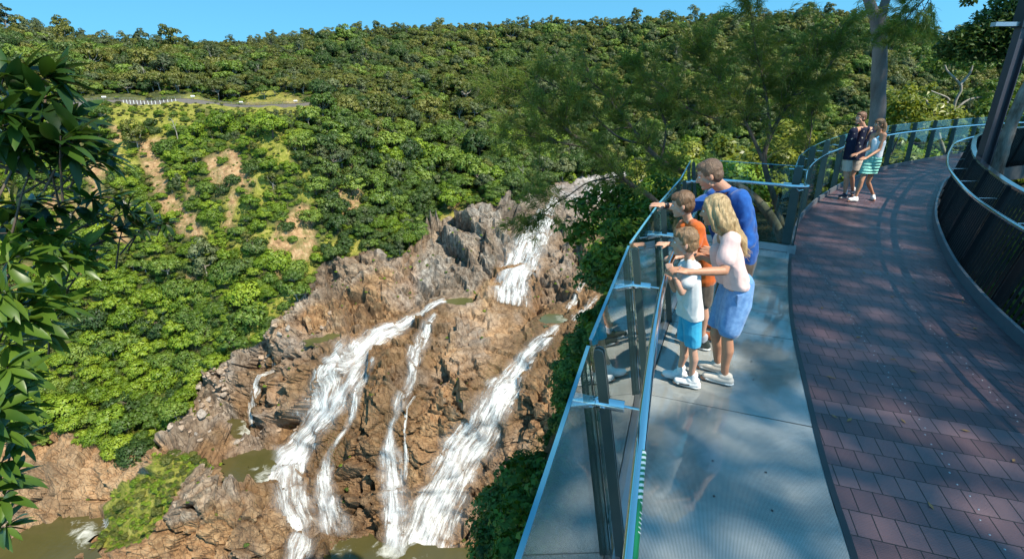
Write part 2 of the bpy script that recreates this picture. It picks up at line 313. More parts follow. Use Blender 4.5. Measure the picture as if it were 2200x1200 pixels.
def terrain_material():
    t = NT('gorge_ground'); p = t.pos()
    n1 = t.noise(p, 0.06, 6, 0.6); n2 = t.noise(p, 0.45, 6, 0.65); n3 = t.noise(p, 2.2, 4, 0.6)
    st = t.n('ShaderNodeMapping'); st.inputs['Rotation'].default_value = (0.5, 0.35, 0.6); st.inputs['Scale'].default_value = (1.0, 1.0, 0.22); t.l(p, st.inputs['Vector'])
    n4 = t.noise(st.outputs[0], 1.4, 5, 0.7)
    brown = t.ramp(n2, [(0.25, (0.075, 0.042, 0.020)), (0.42, (0.215, 0.122, 0.056)), (0.56, (0.36, 0.218, 0.106)), (0.75, (0.48, 0.33, 0.19))])
    brown = t.mix(t.ramp(n1, [(0.42, 0.0), (0.64, 0.55)]), brown, t.ramp(n3, [(0.3, (0.19, 0.085, 0.038)), (0.7, (0.42, 0.225, 0.105))]))
    brown = t.mix(t.math('MULTIPLY', t.attr('dome'), 0.75), brown, t.ramp(n2, [(0.28, (0.20, 0.115, 0.06)), (0.5, (0.42, 0.26, 0.14)), (0.72, (0.54, 0.37, 0.23))]))
    greyc = t.ramp(n2, [(0.25, (0.075, 0.068, 0.058)), (0.45, (0.21, 0.185, 0.155)), (0.6, (0.35, 0.31, 0.26)), (0.78, (0.49, 0.45, 0.40))])
    rockc = t.mix(t.math('MULTIPLY', t.attr('grey'), t.ramp(n1, [(0.3, 0.45), (0.6, 1.0)])), brown, greyc)
    pinkc = t.ramp(n4, [(0.28, (0.19, 0.105, 0.05)), (0.5, (0.41, 0.25, 0.13)), (0.72, (0.53, 0.36, 0.21))])
    rockc = t.mix(t.attr('pink'), rockc, pinkc)
    bedc = t.ramp(n2, [(0.3, (0.22, 0.21, 0.21)), (0.6, (0.62, 0.60, 0.60))])
    rockc = t.mix(t.attr('bed'), rockc, bedc)
    big = t.noise(t.scale(p, (1, 1, 0.45)), 0.045, 5, 0.62, 0.6)
    rockc = t.mix(t.ramp(big, [(0.38, 0.65), (0.56, 0.0)]), rockc, t.mix(n2, (0.045, 0.030, 0.020), (0.20, 0.125, 0.07)))
    rockc = t.mix(t.ramp(t.noise(p, 0.028, 4, 0.6), [(0.52, 0.0), (0.66, 0.55)]), rockc, t.ramp(n2, [(0.3, (0.13, 0.12, 0.11)), (0.7, (0.44, 0.40, 0.36))]))
    # joints and lichen
    vo = t.n('ShaderNodeTexVoronoi', feature='DISTANCE_TO_EDGE'); vo.inputs['Scale'].default_value = 0.42
    wv = t.n('ShaderNodeVectorMath', operation='ADD'); nv = t.n('ShaderNodeTexNoise'); nv.inputs['Scale'].default_value = 0.5; nv.inputs['Detail'].default_value = 4
    t.l(st.outputs[0], nv.inputs['Vector']); sc = t.n('ShaderNodeVectorMath', operation='SCALE'); sc.inputs['Scale'].default_value = 1.8; t.l(nv.outputs['Color'], sc.inputs[0])
    t.l(st.outputs[0], wv.inputs[0]); t.l(sc.outputs[0], wv.inputs[1]); t.l(wv.outputs[0], vo.inputs['Vector'])
    crack = t.ramp(vo.outputs['Distance'], [(0.0, 0.0), (0.035, 1.0)])
    rockc = t.mix(t.math('MULTIPLY', t.math('SUBTRACT', 1.0, crack), 0.55), rockc, (0.05, 0.03, 0.02))
    rockc = t.mix(t.math('MULTIPLY', t.ramp(n4, [(0.55, 0.0), (0.7, 1.0)]), 0.28), rockc, (0.04, 0.034, 0.03))
    wetm = t.math('MULTIPLY', t.attr('wet'), t.ramp(n1, [(0.25, 0.65), (0.6, 1.0)]))
    rockc = t.mix(t.math('MULTIPLY', wetm, 0.72), rockc, t.mix(n2, (0.035, 0.022, 0.010), (0.17, 0.085, 0.028)))
    rockc = t.mix(t.math('MULTIPLY', t.math('MULTIPLY', t.attr('wet'), t.ramp(n3, [(0.56, 0.0), (0.64, 1.0)])), t.ramp(n1, [(0.5, 0.0), (0.6, 0.8)])), rockc, (0.06, 0.085, 0.012))
    soil = t.ramp(n2, [(0.3, (0.030, 0.040, 0.010)), (0.55, (0.075, 0.085, 0.022)), (0.75, (0.15, 0.125, 0.045))])
    barec = t.ramp(n2, [(0.3, (0.16, 0.085, 0.04)), (0.5, (0.38, 0.225, 0.11)), (0.7, (0.50, 0.36, 0.20))])
    barec = t.mix(t.ramp(t.noise(p, 0.25, 6, 0.7), [(0.46, 0.0), (0.58, 0.8)]), barec, t.mix(n3, (0.06, 0.075, 0.015), (0.24, 0.20, 0.06)))
    grassc = t.ramp(n2, [(0.3, (0.10, 0.12, 0.014)), (0.5, (0.22, 0.22, 0.030)), (0.72, (0.38, 0.33, 0.09))])
    c = t.mix(t.attr('bare'), soil, barec); c = t.mix(t.attr('grass'), c, grassc)
    edge = t.math('ADD', t.attr('rock'), t.math('MULTIPLY', t.math('SUBTRACT', n2, 0.5), 0.7))
    rm = t.ramp(edge, [(0.42, 0.0), (0.56, 1.0)])
    c = t.mix(rm, c, rockc)
    h = t.math('ADD', t.math('MULTIPLY', n4, 1.3), t.math('ADD', t.math('MULTIPLY', n2, 1.2), t.math('ADD', t.math('MULTIPLY', n3, 0.35), t.math('MULTIPLY', crack, 0.5))))
    nr = t.bump(h, 0.7, 0.8)
    rough = t.math('SUBTRACT', 0.88, t.math('MULTIPLY', wetm, 0.5))
    return t.done(t.bsdf(c, rough, 0, 0.35, nr))
link('gorge_hillside', terr, None, terrain_material()); tag(bpy.data.objects['gorge_hillside'], kind='structure')

# blurred surface for laying water on
PB = PT.copy()
for _ in range(4): PB[1:-1, 1:-1] = (PB[1:-1, 1:-1]*2+PB[:-2, 1:-1]+PB[2:, 1:-1]+PB[1:-1, :-2]+PB[1:-1, 2:])/6
def surf(x, y, A=None):
    A = PB if A is None else A
    x = np.asarray(x, float); y = np.asarray(y, float)
    c = (x-tx[0])/(tx[1]-tx[0]); y0 = np.interp(x, tx, ty0); r = (y-y0)/(1580-y0)*(NR-1)
    c = np.clip(c, 0, NC-1.001); r = np.clip(r, 0, NR-1.001); i = r.astype(int); j = c.astype(int); fr = (r-i)[..., None]; fc = (c-j)[..., None]
    return A[i, j]*(1-fr)*(1-fc)+A[i+1, j]*fr*(1-fc)+A[i, j+1]*(1-fr)*fc+A[i+1, j+1]*fr*fc
def water_material(name, dens, sx=1.0):
    t = NT(name); uv = t.n('ShaderNodeUVMap', uv_map='flow').outputs[0]
    nb = t.noise(t.scale(uv, (0.11, 0.05, 1)), 3.0, 3, 0.6)
    a = t.noise(t.scale(uv, (0.75*sx, 0.085, 1)), 1.0, 6, 0.72, 0.8); b = t.noise(t.scale(uv, (2.8*sx, 0.22, 1)), 1.0, 5, 0.75, 0.8); c = t.noise(t.scale(uv, (1.5, 1.0, 1)), 1.0, 6, 0.72, 1.2)
    f = t.math('ADD', t.math('MULTIPLY', a, 0.9), t.math('ADD', t.math('MULTIPLY', b, 0.45), t.math('MULTIPLY', c, 0.35)))     # ~0.85 mean
    f = t.math('ADD', f, t.math('MULTIPLY', t.math('SUBTRACT', nb, 0.5), 0.5))
    e = t.attr('cover')
    al = t.math('ADD', t.math('MULTIPLY', t.math('SUBTRACT', f, 0.85), 3.0), t.math('ADD', t.math('MULTIPLY', e, 0.75), dens))
    al = t.ramp(al, [(0.10, 0.0), (0.42, 0.42), (0.95, 1.0)])
    al = t.math('MULTIPLY', al, t.ramp(e, [(0.0, 0.0), (0.12, 1.0)]))
    col = t.ramp(f, [(0.66, (0.30, 0.29, 0.27)), (0.88, (0.60, 0.59, 0.56)), (1.08, (0.84, 0.84, 0.82))])
    col = t.mix(t.ramp(nb, [(0.55, 0.0), (0.75, 0.30)]), col, (0.75, 0.68, 0.45))
    nr = t.bump(t.math('ADD', a, t.math('MULTIPLY', b, 0.6)), 0.7, 0.6)
    d = t.bsdf(col, 0.45, 0, 0.4, nr); tr = t.n('ShaderNodeBsdfTransparent').outputs[0]
    m = t.n('ShaderNodeMixShader'); t.l(al, m.inputs[0]); t.l(tr, m.inputs[1]); t.l(d, m.inputs[2])
    return t.done(m.outputs[0])
WM = {'full': water_material('falling_water', -0.02), 'mid': water_material('streaked_water', -0.22), 'thin': water_material('thread_water', -0.24, 1.3)}
def spray_material():
    t = NT('fine_spray'); uv = t.n('ShaderNodeUVMap', uv_map='flow').outputs[0]; n = t.noise(t.scale(uv, (0.5, 0.12, 1)), 1.0, 5, 0.6, 0.5)
    al = t.math('MULTIPLY', t.math('MULTIPLY', t.attr('cover'), t.ramp(n, [(0.30, 0.0), (0.75, 1.0)])), 0.50)
    m = t.n('ShaderNodeMixShader'); t.l(al, m.inputs[0]); t.l(t.n('ShaderNodeBsdfTransparent').outputs[0], m.inputs[1]); t.l(t.bsdf((0.80, 0.80, 0.80), 0.9, 0, 0.0), m.inputs[2]); return t.done(m.outputs[0])
SPRAY = spray_material()
def waterfall(key, label, dens='mid', off=0.8):
    pts = np.array(FALLS[key], float); seg = np.hypot(*np.diff(pts[:, :2], axis=0).T); s = np.concatenate([[0], np.cumsum(seg)])
    n = max(8, int(s[-1]/3.5)); q = np.linspace(0, s[-1], n)
    # smooth path
    px, py, pw = (np.interp(q, s, pts[:, k]) for k in range(3))
    for _ in range(6): px[1:-1] = (px[:-2]+2*px[1:-1]+px[2:])/4; py[1:-1] = (py[:-2]+2*py[1:-1]+py[2:])/4; pw[1:-1] = (pw[:-2]+2*pw[1:-1]+pw[2:])/4
    dx = np.gradient(px); dy = np.gradient(py); L = np.hypot(dx, dy); nx, ny = -dy/L, dx/L
    # the spread of a fall is level or nearly so
    nx, ny = nx*0.55-0.45*np.ones_like(nx), ny*0.55; l2 = np.hypot(nx, ny); nx /= l2; ny /= l2
    m = max(9, int(pw.max()/3.2)); a = np.linspace(-1, 1, m)
    seedv = sum(map(ord, key))
    wav = 1+0.22*vnoise(np.stack([q/22, q*0+seedv, q*0], -1), 4); 
    GX = px[:, None]+nx[:, None]*a[None]*(pw*wav)[:, None]*0.56; GY = py[:, None]+ny[:, None]*a[None]*(pw*wav)[:, None]*0.56
    G = surf(GX, GY); 
    tocam = np.array([0, 0, EYE])-G; tocam /= np.linalg.norm(tocam, axis=-1, keepdims=True)
    G = G+tocam*(off*(1-0.75*np.abs(a)**3))[None, :, None]
    G += tocam*(0.35*vnoise(np.stack([GX/9, GY/22, GX*0], -1), 12))[..., None]
    me = np_mesh('waterfall', G.reshape(-1, 3), grid_quads(n, m), True)
    sm = np.concatenate([[0], np.cumsum(np.linalg.norm(np.diff(G[:, m//2], axis=0), axis=-1))]); wid = np.linalg.norm(G[:, -1]-G[:, 0], axis=-1)
    U = (a[None]*0.5*wid[:, None]+seedv*3.1); Vv = np.repeat(sm[:, None], m, 1)
    uvl = me.uv_layers.new(name='flow'); vi = np.zeros(len(me.loops), np.int32); me.loops.foreach_get('vertex_index', vi)
    UV = np.stack([U.ravel(), Vv.ravel()], -1).astype(np.float32); uvl.data.foreach_set('uv', UV[vi].ravel())
    fade = np.clip(np.minimum(np.arange(n)/3.0, 1), 0, 1)
    fade *= np.clip((n-1-np.arange(n))/4.0, 0, 1)
    cover = ((1-np.abs(a)**2.0)[None]*(0.92+0.35*vnoise(np.stack([GX/13, GY/40, GX*0], -1), 66)))*(0.25+0.75*fade)[:, None]*(fade > 0)[:, None]
    add_attr(me, 'cover', np.clip(cover, 0, 1))
    o = link('waterfall', me, None, WM[dens]); tag(o, label, 'waterfall')
    if key in ('upper', 'shelf', 'plunge', 'second', 'braid', 'middle', 'right', 'thread'):
        k_ = 1.35; GX2 = px[:, None]+nx[:, None]*a[None]*(pw*wav)[:, None]*0.56*k_; GY2 = py[:, None]+ny[:, None]*a[None]*(pw*wav)[:, None]*0.56*k_; S2 = surf(GX2, GY2)
        tc2 = np.array([0, 0, EYE])-S2; tc2 /= np.linalg.norm(tc2, axis=-1, keepdims=True); S2 = S2+tc2*(off+0.9)
        m2 = np_mesh('spray', S2.reshape(-1, 3), grid_quads(n, m), True); l2_ = m2.uv_layers.new(name='flow'); l2_.data.foreach_set('uv', UV[vi].ravel())
        add_attr(m2, 'cover', ((1-np.abs(a)**2)[None]**1.5*(np.linspace(0.35, 1, n)*fade)[:, None])); link('spray', m2, o, SPRAY)
    return o
waterfall('upper', 'broad white upper waterfall dropping from the grey river bed', 'full', 1.8)
waterfall('shelf', 'white rapids sliding left along the rock shelf above the big brown face', 'full', 1.0)
waterfall('plunge', 'thickest white plunge falling into the olive pool left of the brown rock face', 'full', 1.2)
waterfall('second', 'white chute beside the thick left plunge, joining it halfway down', 'mid', 1.0)
waterfall('thread', 'thin thread of water that widens to a veil above the foot pool', 'thin', 0.9)
waterfall('braid', 'braided white streams spreading below the thick left plunge', 'mid', 0.9)
waterfall('middle', 'narrow broken waterfall down the middle of the brown rock face', 'mid', 0.9)
waterfall('right', 'long wide right-hand cascade falling beside the shaded green cliff', 'full', 1.4)
waterfall('small', 'small lone trickle of white water above the dark shelf pool', 'thin', 0.7)
waterfall('chute', 'short white chute dropping into the small green side pool', 'mid')
waterfall('lower', 'white spill half hidden by leaves below the short chute', 'mid')
waterfall('trickle', 'faint dripping trickle just right of the narrow middle waterfall', 'thin', 0.8)
waterfall('rapid', 'short foaming rapid entering the brown pool beside the grassy mound', 'full', 1.0)
def pool_material(name, c1, c2, foam):
    t = NT(name); p = t.pos(); n = t.noise(t.scale(p, (1, 1, 1)), 0.10, 4, 0.6, 0.5); r = t.noise(p, 0.9, 4, 0.6); 
    col = t.mix(n, c1, c2); f = t.ramp(t.math('ADD', t.noise(p, 0.22, 5, 0.7, 1.0), t.math('MULTIPLY', t.attr('foam'), 0.42)), [(0.72, 0.0), (1.02, 1.0)])
    col = t.mix(t.math('MULTIPLY', f, foam), col, (0.62, 0.60, 0.52))
    return t.done(t.bsdf(col, t.math('ADD', 0.08, t.math('MULTIPLY', f, 0.4)), 0, 0.5, t.bump(r, 0.25, 0.15)))
PM = pool_material('river_water', (0.050, 0.046, 0.016), (0.10, 0.080, 0.026), 0.9); PM2 = pool_material('green_pool_water', (0.05, 0.055, 0.02), (0.12, 0.115, 0.035), 0.5)
for k, poly in POOLS.items():
    x = np.array([p[0] for p in poly], float); y = np.array([p[1] for p in poly], float)
    cx, cy = x.mean(), y.mean(); n = 64
    # dense outline, pushed a little under the banks
    X = []; Y = []
    for i in range(len(poly)):
        x1, y1 = poly[i]; x2, y2 = poly[(i+1) % len(poly)]
        for f in np.linspace(0, 1, 8, endpoint=False): X.append(x1+(x2-x1)*f); Y.append(y1+(y2-y1)*f)
    X = np.array(X); Y = np.array(Y); wv_ = 1+0.07*np.array([math.sin(i*0.9+len(k))+math.sin(i*2.3) for i in range(len(X))]); X = cx+(X-cx)*1.05*wv_; Y = cy+(Y-cy)*1.07*wv_
    R = 14; fr = np.linspace(0.02, 1, R)
    GX = cx+(X-cx)[None]*fr[:, None]; GY = cy+(Y-cy)[None]*fr[:, None]
    d = rays(GX, GY); G = d*((POOL_Z[k]-EYE)/d[..., 2])[..., None]; G[..., 2] += EYE
    N = len(X); q = []
    for i in range(R-1):
        for j in range(N): q.append((i*N+j, (i+1)*N+j, (i+1)*N+(j+1) % N, i*N+(j+1) % N))
    me = np_mesh('river_pool', G.reshape(-1, 3), q)
    fo = np.zeros(GX.shape)
    for kk, pts in FALLS.items():
        e = pts[-1]; fo = np.maximum(fo, np.clip(1-np.hypot(GX-e[0], GY-e[1])/(40+e[2]*0.5), 0, 1))
    add_attr(me, 'foam', fo)
    o = link('river_pool', me, None, PM2 if k in ('ledge', 'side', 'terrace') else PM); tag(o, kind='structure')

# ---- boulders lying below the green slope and around the pools
def boulder_mesh(seed):
    r = np.random.default_rng(seed); bm = bmesh.new(); bmesh.ops.create_icosphere(bm, subdivisions=3, radius=1.0)
    co = np.array([v.co[:] for v in bm.verts]); pl = r.normal(size=(11, 3)); pl /= np.linalg.norm(pl, axis=1, keepdims=True); h = r.uniform(0.45, 0.85, 11)
    for n_, d in zip(pl, h): k = np.maximum(co@n_-d, 0); co -= k[:, None]*n_*0.92
    co *= np.array([1.15, .9, .7]); co += 0.03*np.stack([vnoise(co*3, seed+k) for k in range(3)], -1)
    for v, c_ in zip(bm.verts, co): v.co = c_
    me = bpy.data.meshes.new('boulder'); bm.to_mesh(me); bm.free(); return me
def boulder_material():
    t = NT('boulder_rock'); p = t.obj(); n = t.noise(p, 2.5, 5, 0.65); oi = t.n('ShaderNodeObjectInfo').outputs['Random']
    c = t.mix(oi, t.ramp(n, [(0.3, (0.17, 0.145, 0.125)), (0.7, (0.42, 0.37, 0.32))]), t.ramp(n, [(0.3, (0.20, 0.13, 0.085)), (0.7, (0.50, 0.365, 0.255))]))
    return t.done(t.bsdf(c, 0.85, 0, 0.3, t.bump(n, 0.6, 0.15)))
BMAT = boulder_material(); BME = [boulder_mesh(300+i) for i in range(5)]
for m_ in BME: m_.materials.append(BMAT)
rb_ = np.random.default_rng(44); nb = 0
BZ = [([(340, 945), (400, 890), (430, 830), (480, 780), (525, 760), (520, 850), (470, 900), (440, 950), (380, 975)], 105, 'grey-brown boulder in the rubble between the green slope and the dark shelf pool', 'boulders below the green slope'),
      ([(430, 960), (470, 940), (560, 930), (640, 900), (600, 960), (480, 985)], 12, 'brown boulder on the strip of rock between the two olive pools', 'boulders between the pools'),
      ([(540, 750), (640, 680), (690, 640), (740, 690), (640, 740), (560, 790)], 22, 'grey boulder on the sloping ledge left of the white rapids', 'boulders on the left ledge')]
for poly, cnt, lb, gp in BZ:
    xs = [p[0] for p in poly]; ys = [p[1] for p in poly]; k = 0
    while k < cnt:
        x, y = rb_.uniform(min(xs), max(xs)), rb_.uniform(min(ys), max(ys))
        if not inpoly(np.array([x]), np.array([y]), poly)[0]: continue
        k += 1; r = min(2.6, 0.55*math.exp(rb_.normal()*0.55+0.35)); p = surf(np.array([x]), np.array([y]), PT)[0]
        o = bpy.data.objects.new('boulder', BME[rb_.integers(0, 5)]); C.objects.link(o); o.location = p+np.array([0, 0, r*0.25]); o.scale = (r, r, r*rb_.uniform(.7, 1.1)); o.rotation_euler = (rb_.uniform(-.4, .4), rb_.uniform(-.4, .4), rb_.uniform(0, 6.3))
        tag(o, lb, 'boulder', gp)
# ================================================================== VEGETATION
def leaf_material(name, c1, c2, c3, trans=0.25, rough=0.5, spec=0.35, ns=0.35):
    """leaves: three greens mixed over the crown, a little light passing through"""
    t = NT(name); p = t.pos(); oi = t.n('ShaderNodeObjectInfo').outputs['Random']
    n = t.noise(p, ns, 3, 0.6); gi = t.n('ShaderNodeNewGeometry').outputs['Random Per Island']
    f = t.math('ADD', t.math('MULTIPLY', n, 0.7), t.math('ADD', t.math('MULTIPLY', gi, 0.30), t.math('MULTIPLY', oi, 0.45)))
    col = t.ramp(f, [(0.38, c1), (0.72, c2), (1.05 if False else 1.0, c3)])
    d = t.bsdf(col, rough, 0, spec); tr = t.n('ShaderNodeBsdfTranslucent'); t.l(t.mix(0.5, col, (c3[0]*1.2, c3[1]*1.25, c3[2]*0.5)), tr.inputs[0])
    m = t.n('ShaderNodeMixShader'); m.inputs[0].default_value = trans; t.l(d, m.inputs[1]); t.l(tr.outputs[0], m.inputs[2])
    return t.done(m.outputs[0])
def bark_material(name, c1, c2, sc=3.0):
    t = NT(name); p = t.obj(); n = t.noise(t.scale(p, (1, 1, 0.3)), sc, 5, 0.7); n2 = t.noise(p, sc*0.35, 3)
    c = t.mix(t.ramp(n, [(0.35, 0.0), (0.65, 1.0)]), c1, c2); c = t.mix(t.math('MULTIPLY', n2, 0.5), c, tuple(x*0.5 for x in c1))
    return t.done(t.bsdf(c, 0.85, 0, 0.2, t.bump(n, 0.6, 0.02)))
BARK_PALE = bark_material('pale_bark', (0.22, 0.19, 0.155), (0.46, 0.42, 0.36)); BARK = bark_material('brown_bark', (0.065, 0.045, 0.032), (0.19, 0.145, 0.11), 6)
LEAF = {'bright': leaf_material('bright_leaves', (0.070, 0.125, 0.009), (0.160, 0.245, 0.016), (0.29, 0.37, 0.032)),
        'mid': leaf_material('mid_leaves', (0.050, 0.096, 0.014), (0.110, 0.180, 0.024), (0.21, 0.28, 0.04)),
        'olive': leaf_material('olive_leaves', (0.050, 0.068, 0.012), (0.112, 0.132, 0.024), (0.21, 0.205, 0.042)),
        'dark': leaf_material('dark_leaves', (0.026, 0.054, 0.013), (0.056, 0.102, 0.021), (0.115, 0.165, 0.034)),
        'grey': leaf_material('grey_green_leaves', (0.045, 0.066, 0.026), (0.090, 0.120, 0.044), (0.165, 0.185, 0.075)),
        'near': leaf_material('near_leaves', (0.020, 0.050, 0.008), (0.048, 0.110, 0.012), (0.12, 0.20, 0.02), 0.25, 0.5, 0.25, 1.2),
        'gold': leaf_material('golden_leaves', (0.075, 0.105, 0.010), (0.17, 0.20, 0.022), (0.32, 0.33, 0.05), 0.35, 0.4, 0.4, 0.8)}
def quads_from_frames(cen, n, size, asp, rng, fold=0.0):
    """leaf quads centred on cen, facing n"""
    r = rng.normal(size=cen.shape); t = np.cross(n, r); t /= np.linalg.norm(t, axis=-1, keepdims=True)+1e-9; b = np.cross(n, t)
    t = t*size[:, None]; b = b*(size*asp)[:, None]
    V = np.stack([cen-t, cen-b*0.9+n*(fold*size)[:, None], cen+t, cen+b*0.9+n*(fold*size)[:, None]], 1).reshape(-1, 3)
    return V, np.arange(len(V)).reshape(-1, 4)
def tube(path, rad, sides=6):
    path = np.asarray(path, float); n = len(path); T = np.gradient(path, axis=0); T /= np.linalg.norm(T, axis=-1, keepdims=True)+1e-9
    up = np.array([0.31, 0.17, 0.93]); A = np.cross(T, up); A /= np.linalg.norm(A, axis=-1, keepdims=True)+1e-9; B = np.cross(T, A)
    th = np.linspace(0, 2*math.pi, sides, endpoint=False); rad = np.asarray(rad, float)
    V = path[:, None]+rad[:, None, None]*(A[:, None]*np.cos(th)[None, :, None]+B[:, None]*np.sin(th)[None, :, None])
    i = np.arange(n-1)[:, None]*sides+np.arange(sides)[None]; j = np.arange(n-1)[:, None]*sides+(np.arange(sides)[None]+1) % sides
    return V.reshape(-1, 3), np.stack([i, j, j+sides, i+sides], -1).reshape(-1, 4)
def join(parts):
    V = []; Q = []; k = 0
    for v, q in parts: V.append(v); Q.append(q+k); k += len(v)
    return np.concatenate(V), np.concatenate(Q)
def crown_points(rng, shape, nl, per, R=1.0):
    """points and outward normals on the upper shells of many small lobes"""
    P = []; N = []; lob = []
    for k in range(nl):
        a = rng.uniform(0, 2*math.pi)
        if shape == 'dome': r = math.sqrt(rng.uniform(0, 1))*0.80; z = 0.55+0.85*math.sqrt(max(0, 1-r*r))*rng.uniform(0.15, 1.0); s = rng.uniform(0.20, 0.42)
        elif shape == 'umbrella': r = math.sqrt(rng.uniform(0, 1))*0.88; z = 0.95+0.55*(1-r*r)*rng.uniform(0.2, 1)+rng.uniform(-.25, .12); s = rng.uniform(0.18, 0.36)
        elif shape == 'tall': r = math.sqrt(rng.uniform(0, 1))*0.62; z = rng.uniform(0.8, 2.3)-r*0.7; s = rng.uniform(0.2, 0.36)
        else: r = math.sqrt(rng.uniform(0, 1))*0.8; z = rng.uniform(0.0, 0.85)*(1.1-r*0.7); s = rng.uniform(0.20, 0.42)
        lob.append((r*math.cos(a), r*math.sin(a), z, s))
    for x, y, z, s in lob:
        d = rng.normal(size=(per, 3)); d /= np.linalg.norm(d, axis=-1, keepdims=True); d[:, 2] = np.where(d[:, 2] < -0.35, -d[:, 2], d[:, 2])
        rr = s*(0.72+0.36*rng.random(per)); P.append(np.array([x, y, z])+d*rr[:, None]*np.array([1, 1, 0.72])); N.append(d)
    return np.concatenate(P)*R, np.concatenate(N), np.array(lob)*R
def tree_mesh(name, seed, shape, leafm, barkm, nl=22, per=75, leaf=0.085, trunk=True):
    rng = np.random.default_rng(seed); P, N, lob = crown_points(rng, shape, nl, per); N0 = N.copy()
    N = N+rng.normal(size=N.shape)*0.45+np.array([0, 0, 0.25]); N /= np.linalg.norm(N, axis=-1, keepdims=True)
    V, Q = quads_from_frames(P, N, leaf*rng.uniform(0.6, 1.35, len(P)), 0.72, rng, 0.2)
    nleaf = len(Q); parts = [(V, Q)]
    if trunk:
        base = np.array([0, 0, -0.35]); mid = np.array([rng.normal()*0.06, rng.normal()*0.06, 0.55])
        parts.append(tube([base, (base+mid)/2+rng.normal(size=3)*0.02, mid], [0.07, 0.055, 0.045], 5))
        for x, y, z, s in lob[:9]:
            e = np.array([x, y, z]); m = mid*0.45+e*0.55+np.array([0, 0, -0.12]); parts.append(tube([mid, m, e], [0.035, 0.022, 0.010], 4))
    V, Q = join(parts); me = np_mesh(name, V, Q, False); me.materials.append(LEAF[leafm] if isinstance(leafm, str) else leafm); me.materials.append(barkm)
    mi = np.zeros(len(Q), np.int32); mi[nleaf:] = 1; me.polygons.foreach_set('material_index', mi)
    # soft foliage shading: leaf normals lean towards the clump's own outward direction
    c0 = np.array([0, 0, P[:, 2].mean()*0.72]); d = P-c0; d /= np.linalg.norm(d, axis=1, keepdims=True); nn = N0*0.62+d*0.42+N*0.30; nn /= np.linalg.norm(nn, axis=1, keepdims=True)
    vn = np.zeros((len(V), 3)); vn[:nleaf*4] = np.repeat(nn, 4, 0); vn[nleaf*4:] = (0, 0, 0)
    me.polygons.foreach_set('use_smooth', np.ones(len(Q), bool)); me.normals_split_custom_set_from_vertices([tuple(v) for v in vn]); return me
KINDS = [('bright', 'dome', BARK), ('bright', 'bush', BARK), ('mid', 'dome', BARK), ('mid', 'umbrella', BARK_PALE), ('olive', 'dome', BARK_PALE), ('olive', 'umbrella', BARK_PALE),
         ('dark', 'dome', BARK), ('dark', 'bush', BARK), ('grey', 'umbrella', BARK_PALE), ('grey', 'tall', BARK_PALE), ('olive', 'tall', BARK_PALE), ('mid', 'bush', BARK)]
PROTO = []
for i, (lm, sh, bk) in enumerate(KINDS):
    for v in (0, 1, 2): PROTO.append(tree_mesh('tree_shape', 100+i*7+v, sh, lm, bk, nl=(24, 30, 38)[v] if sh != 'tall' else 22, per=84, leaf=(0.074, 0.065, 0.058)[v]))
def kindidx(lm, sh): return [i for i, k in enumerate(KINDS) if k[0] == lm and k[1] == sh][0]
# ---- where trees stand: sampled over the ground by area
rng = np.random.default_rng(5)
e1_ = PT[1:, :-1]-PT[:-1, :-1]; e2_ = PT[:-1, 1:]-PT[:-1, :-1]; area = np.linalg.norm(np.cross(e1_, e2_), axis=-1)
n_ = np.cross(e2_, e1_); hor = np.abs(n_[..., 2])
X_ = TX[:-1, :-1]; Y_ = TY[:-1, :-1]
barew = bare[:-1, :-1].astype(float)
for _ in range(3): barew = np.maximum.reduce([barew, np.roll(barew, 1, 0), np.roll(barew, -1, 0), np.roll(barew, 1, 1), np.roll(barew, -1, 1)])
noveg = np.maximum.reduce([rock[:-1, :-1].astype(float), barew*0.95, grass[:-1, :-1]*0.88])
noveg[mound[:-1, :-1]] = 1; noveg[(Y_ > 205) & (Y_ < 248) & (X_ > 130) & (X_ < 690)] = 1
noveg[(X_ > 1560) & (Y_ > 420)] = 1; noveg[(X_ > 1300) & (Y_ > 620)] = 1
wgt = (area*(1-noveg)).ravel(); cdf = np.cumsum(wgt); tot = cdf[-1]
def sample(n):
    i = np.searchsorted(cdf, rng.random(n)*tot); return i
idx = sample(80000); ii, jj = np.divmod(idx, NC-1)
a1 = rng.random(len(idx)); a2 = rng.random(len(idx))
pos = PT[ii, jj]+e1_[ii, jj]*a1[:, None]+e2_[ii, jj]*a2[:, None]; sx = TX[ii, jj]; sy = TY[ii, jj]
upper = ss(330, 190, sy+ (sx > 700)*0)          # the drier forest on top
rail = (sx < 690) & (sy < 226) | (sx >= 690) & (sy < 330)
dens = fbm(np.stack([sx/130, sy/90, sx*0], -1), 3, 77)
rad = np.where(sy < 215, rng.uniform(3.2, 5.4, len(sx)), np.where(sy < 430, rng.uniform(2.6, 5.2, len(sx)), rng.uniform(2.2, 4.6, len(sx))))
rad *= np.where((sx < 700) & (sy > 226) & (sy < 560), 0.62+0.35*(rng.random(len(sx)) < 0.25), 1.0)
rad *= np.where((sx < 460) & (sy > 700), 1.12, 1.0)
big = (sx > 690) & (sx < 1500) & (sy > 215) & (sy < 420); rad *= np.where(big, 1.35, 1)
rad *= (1+0.22*dens)*np.clip(np.exp(rng.normal(size=len(sx))*0.26), 0.55, 1.7)
keep = np.zeros(len(sx), bool); cell = {}
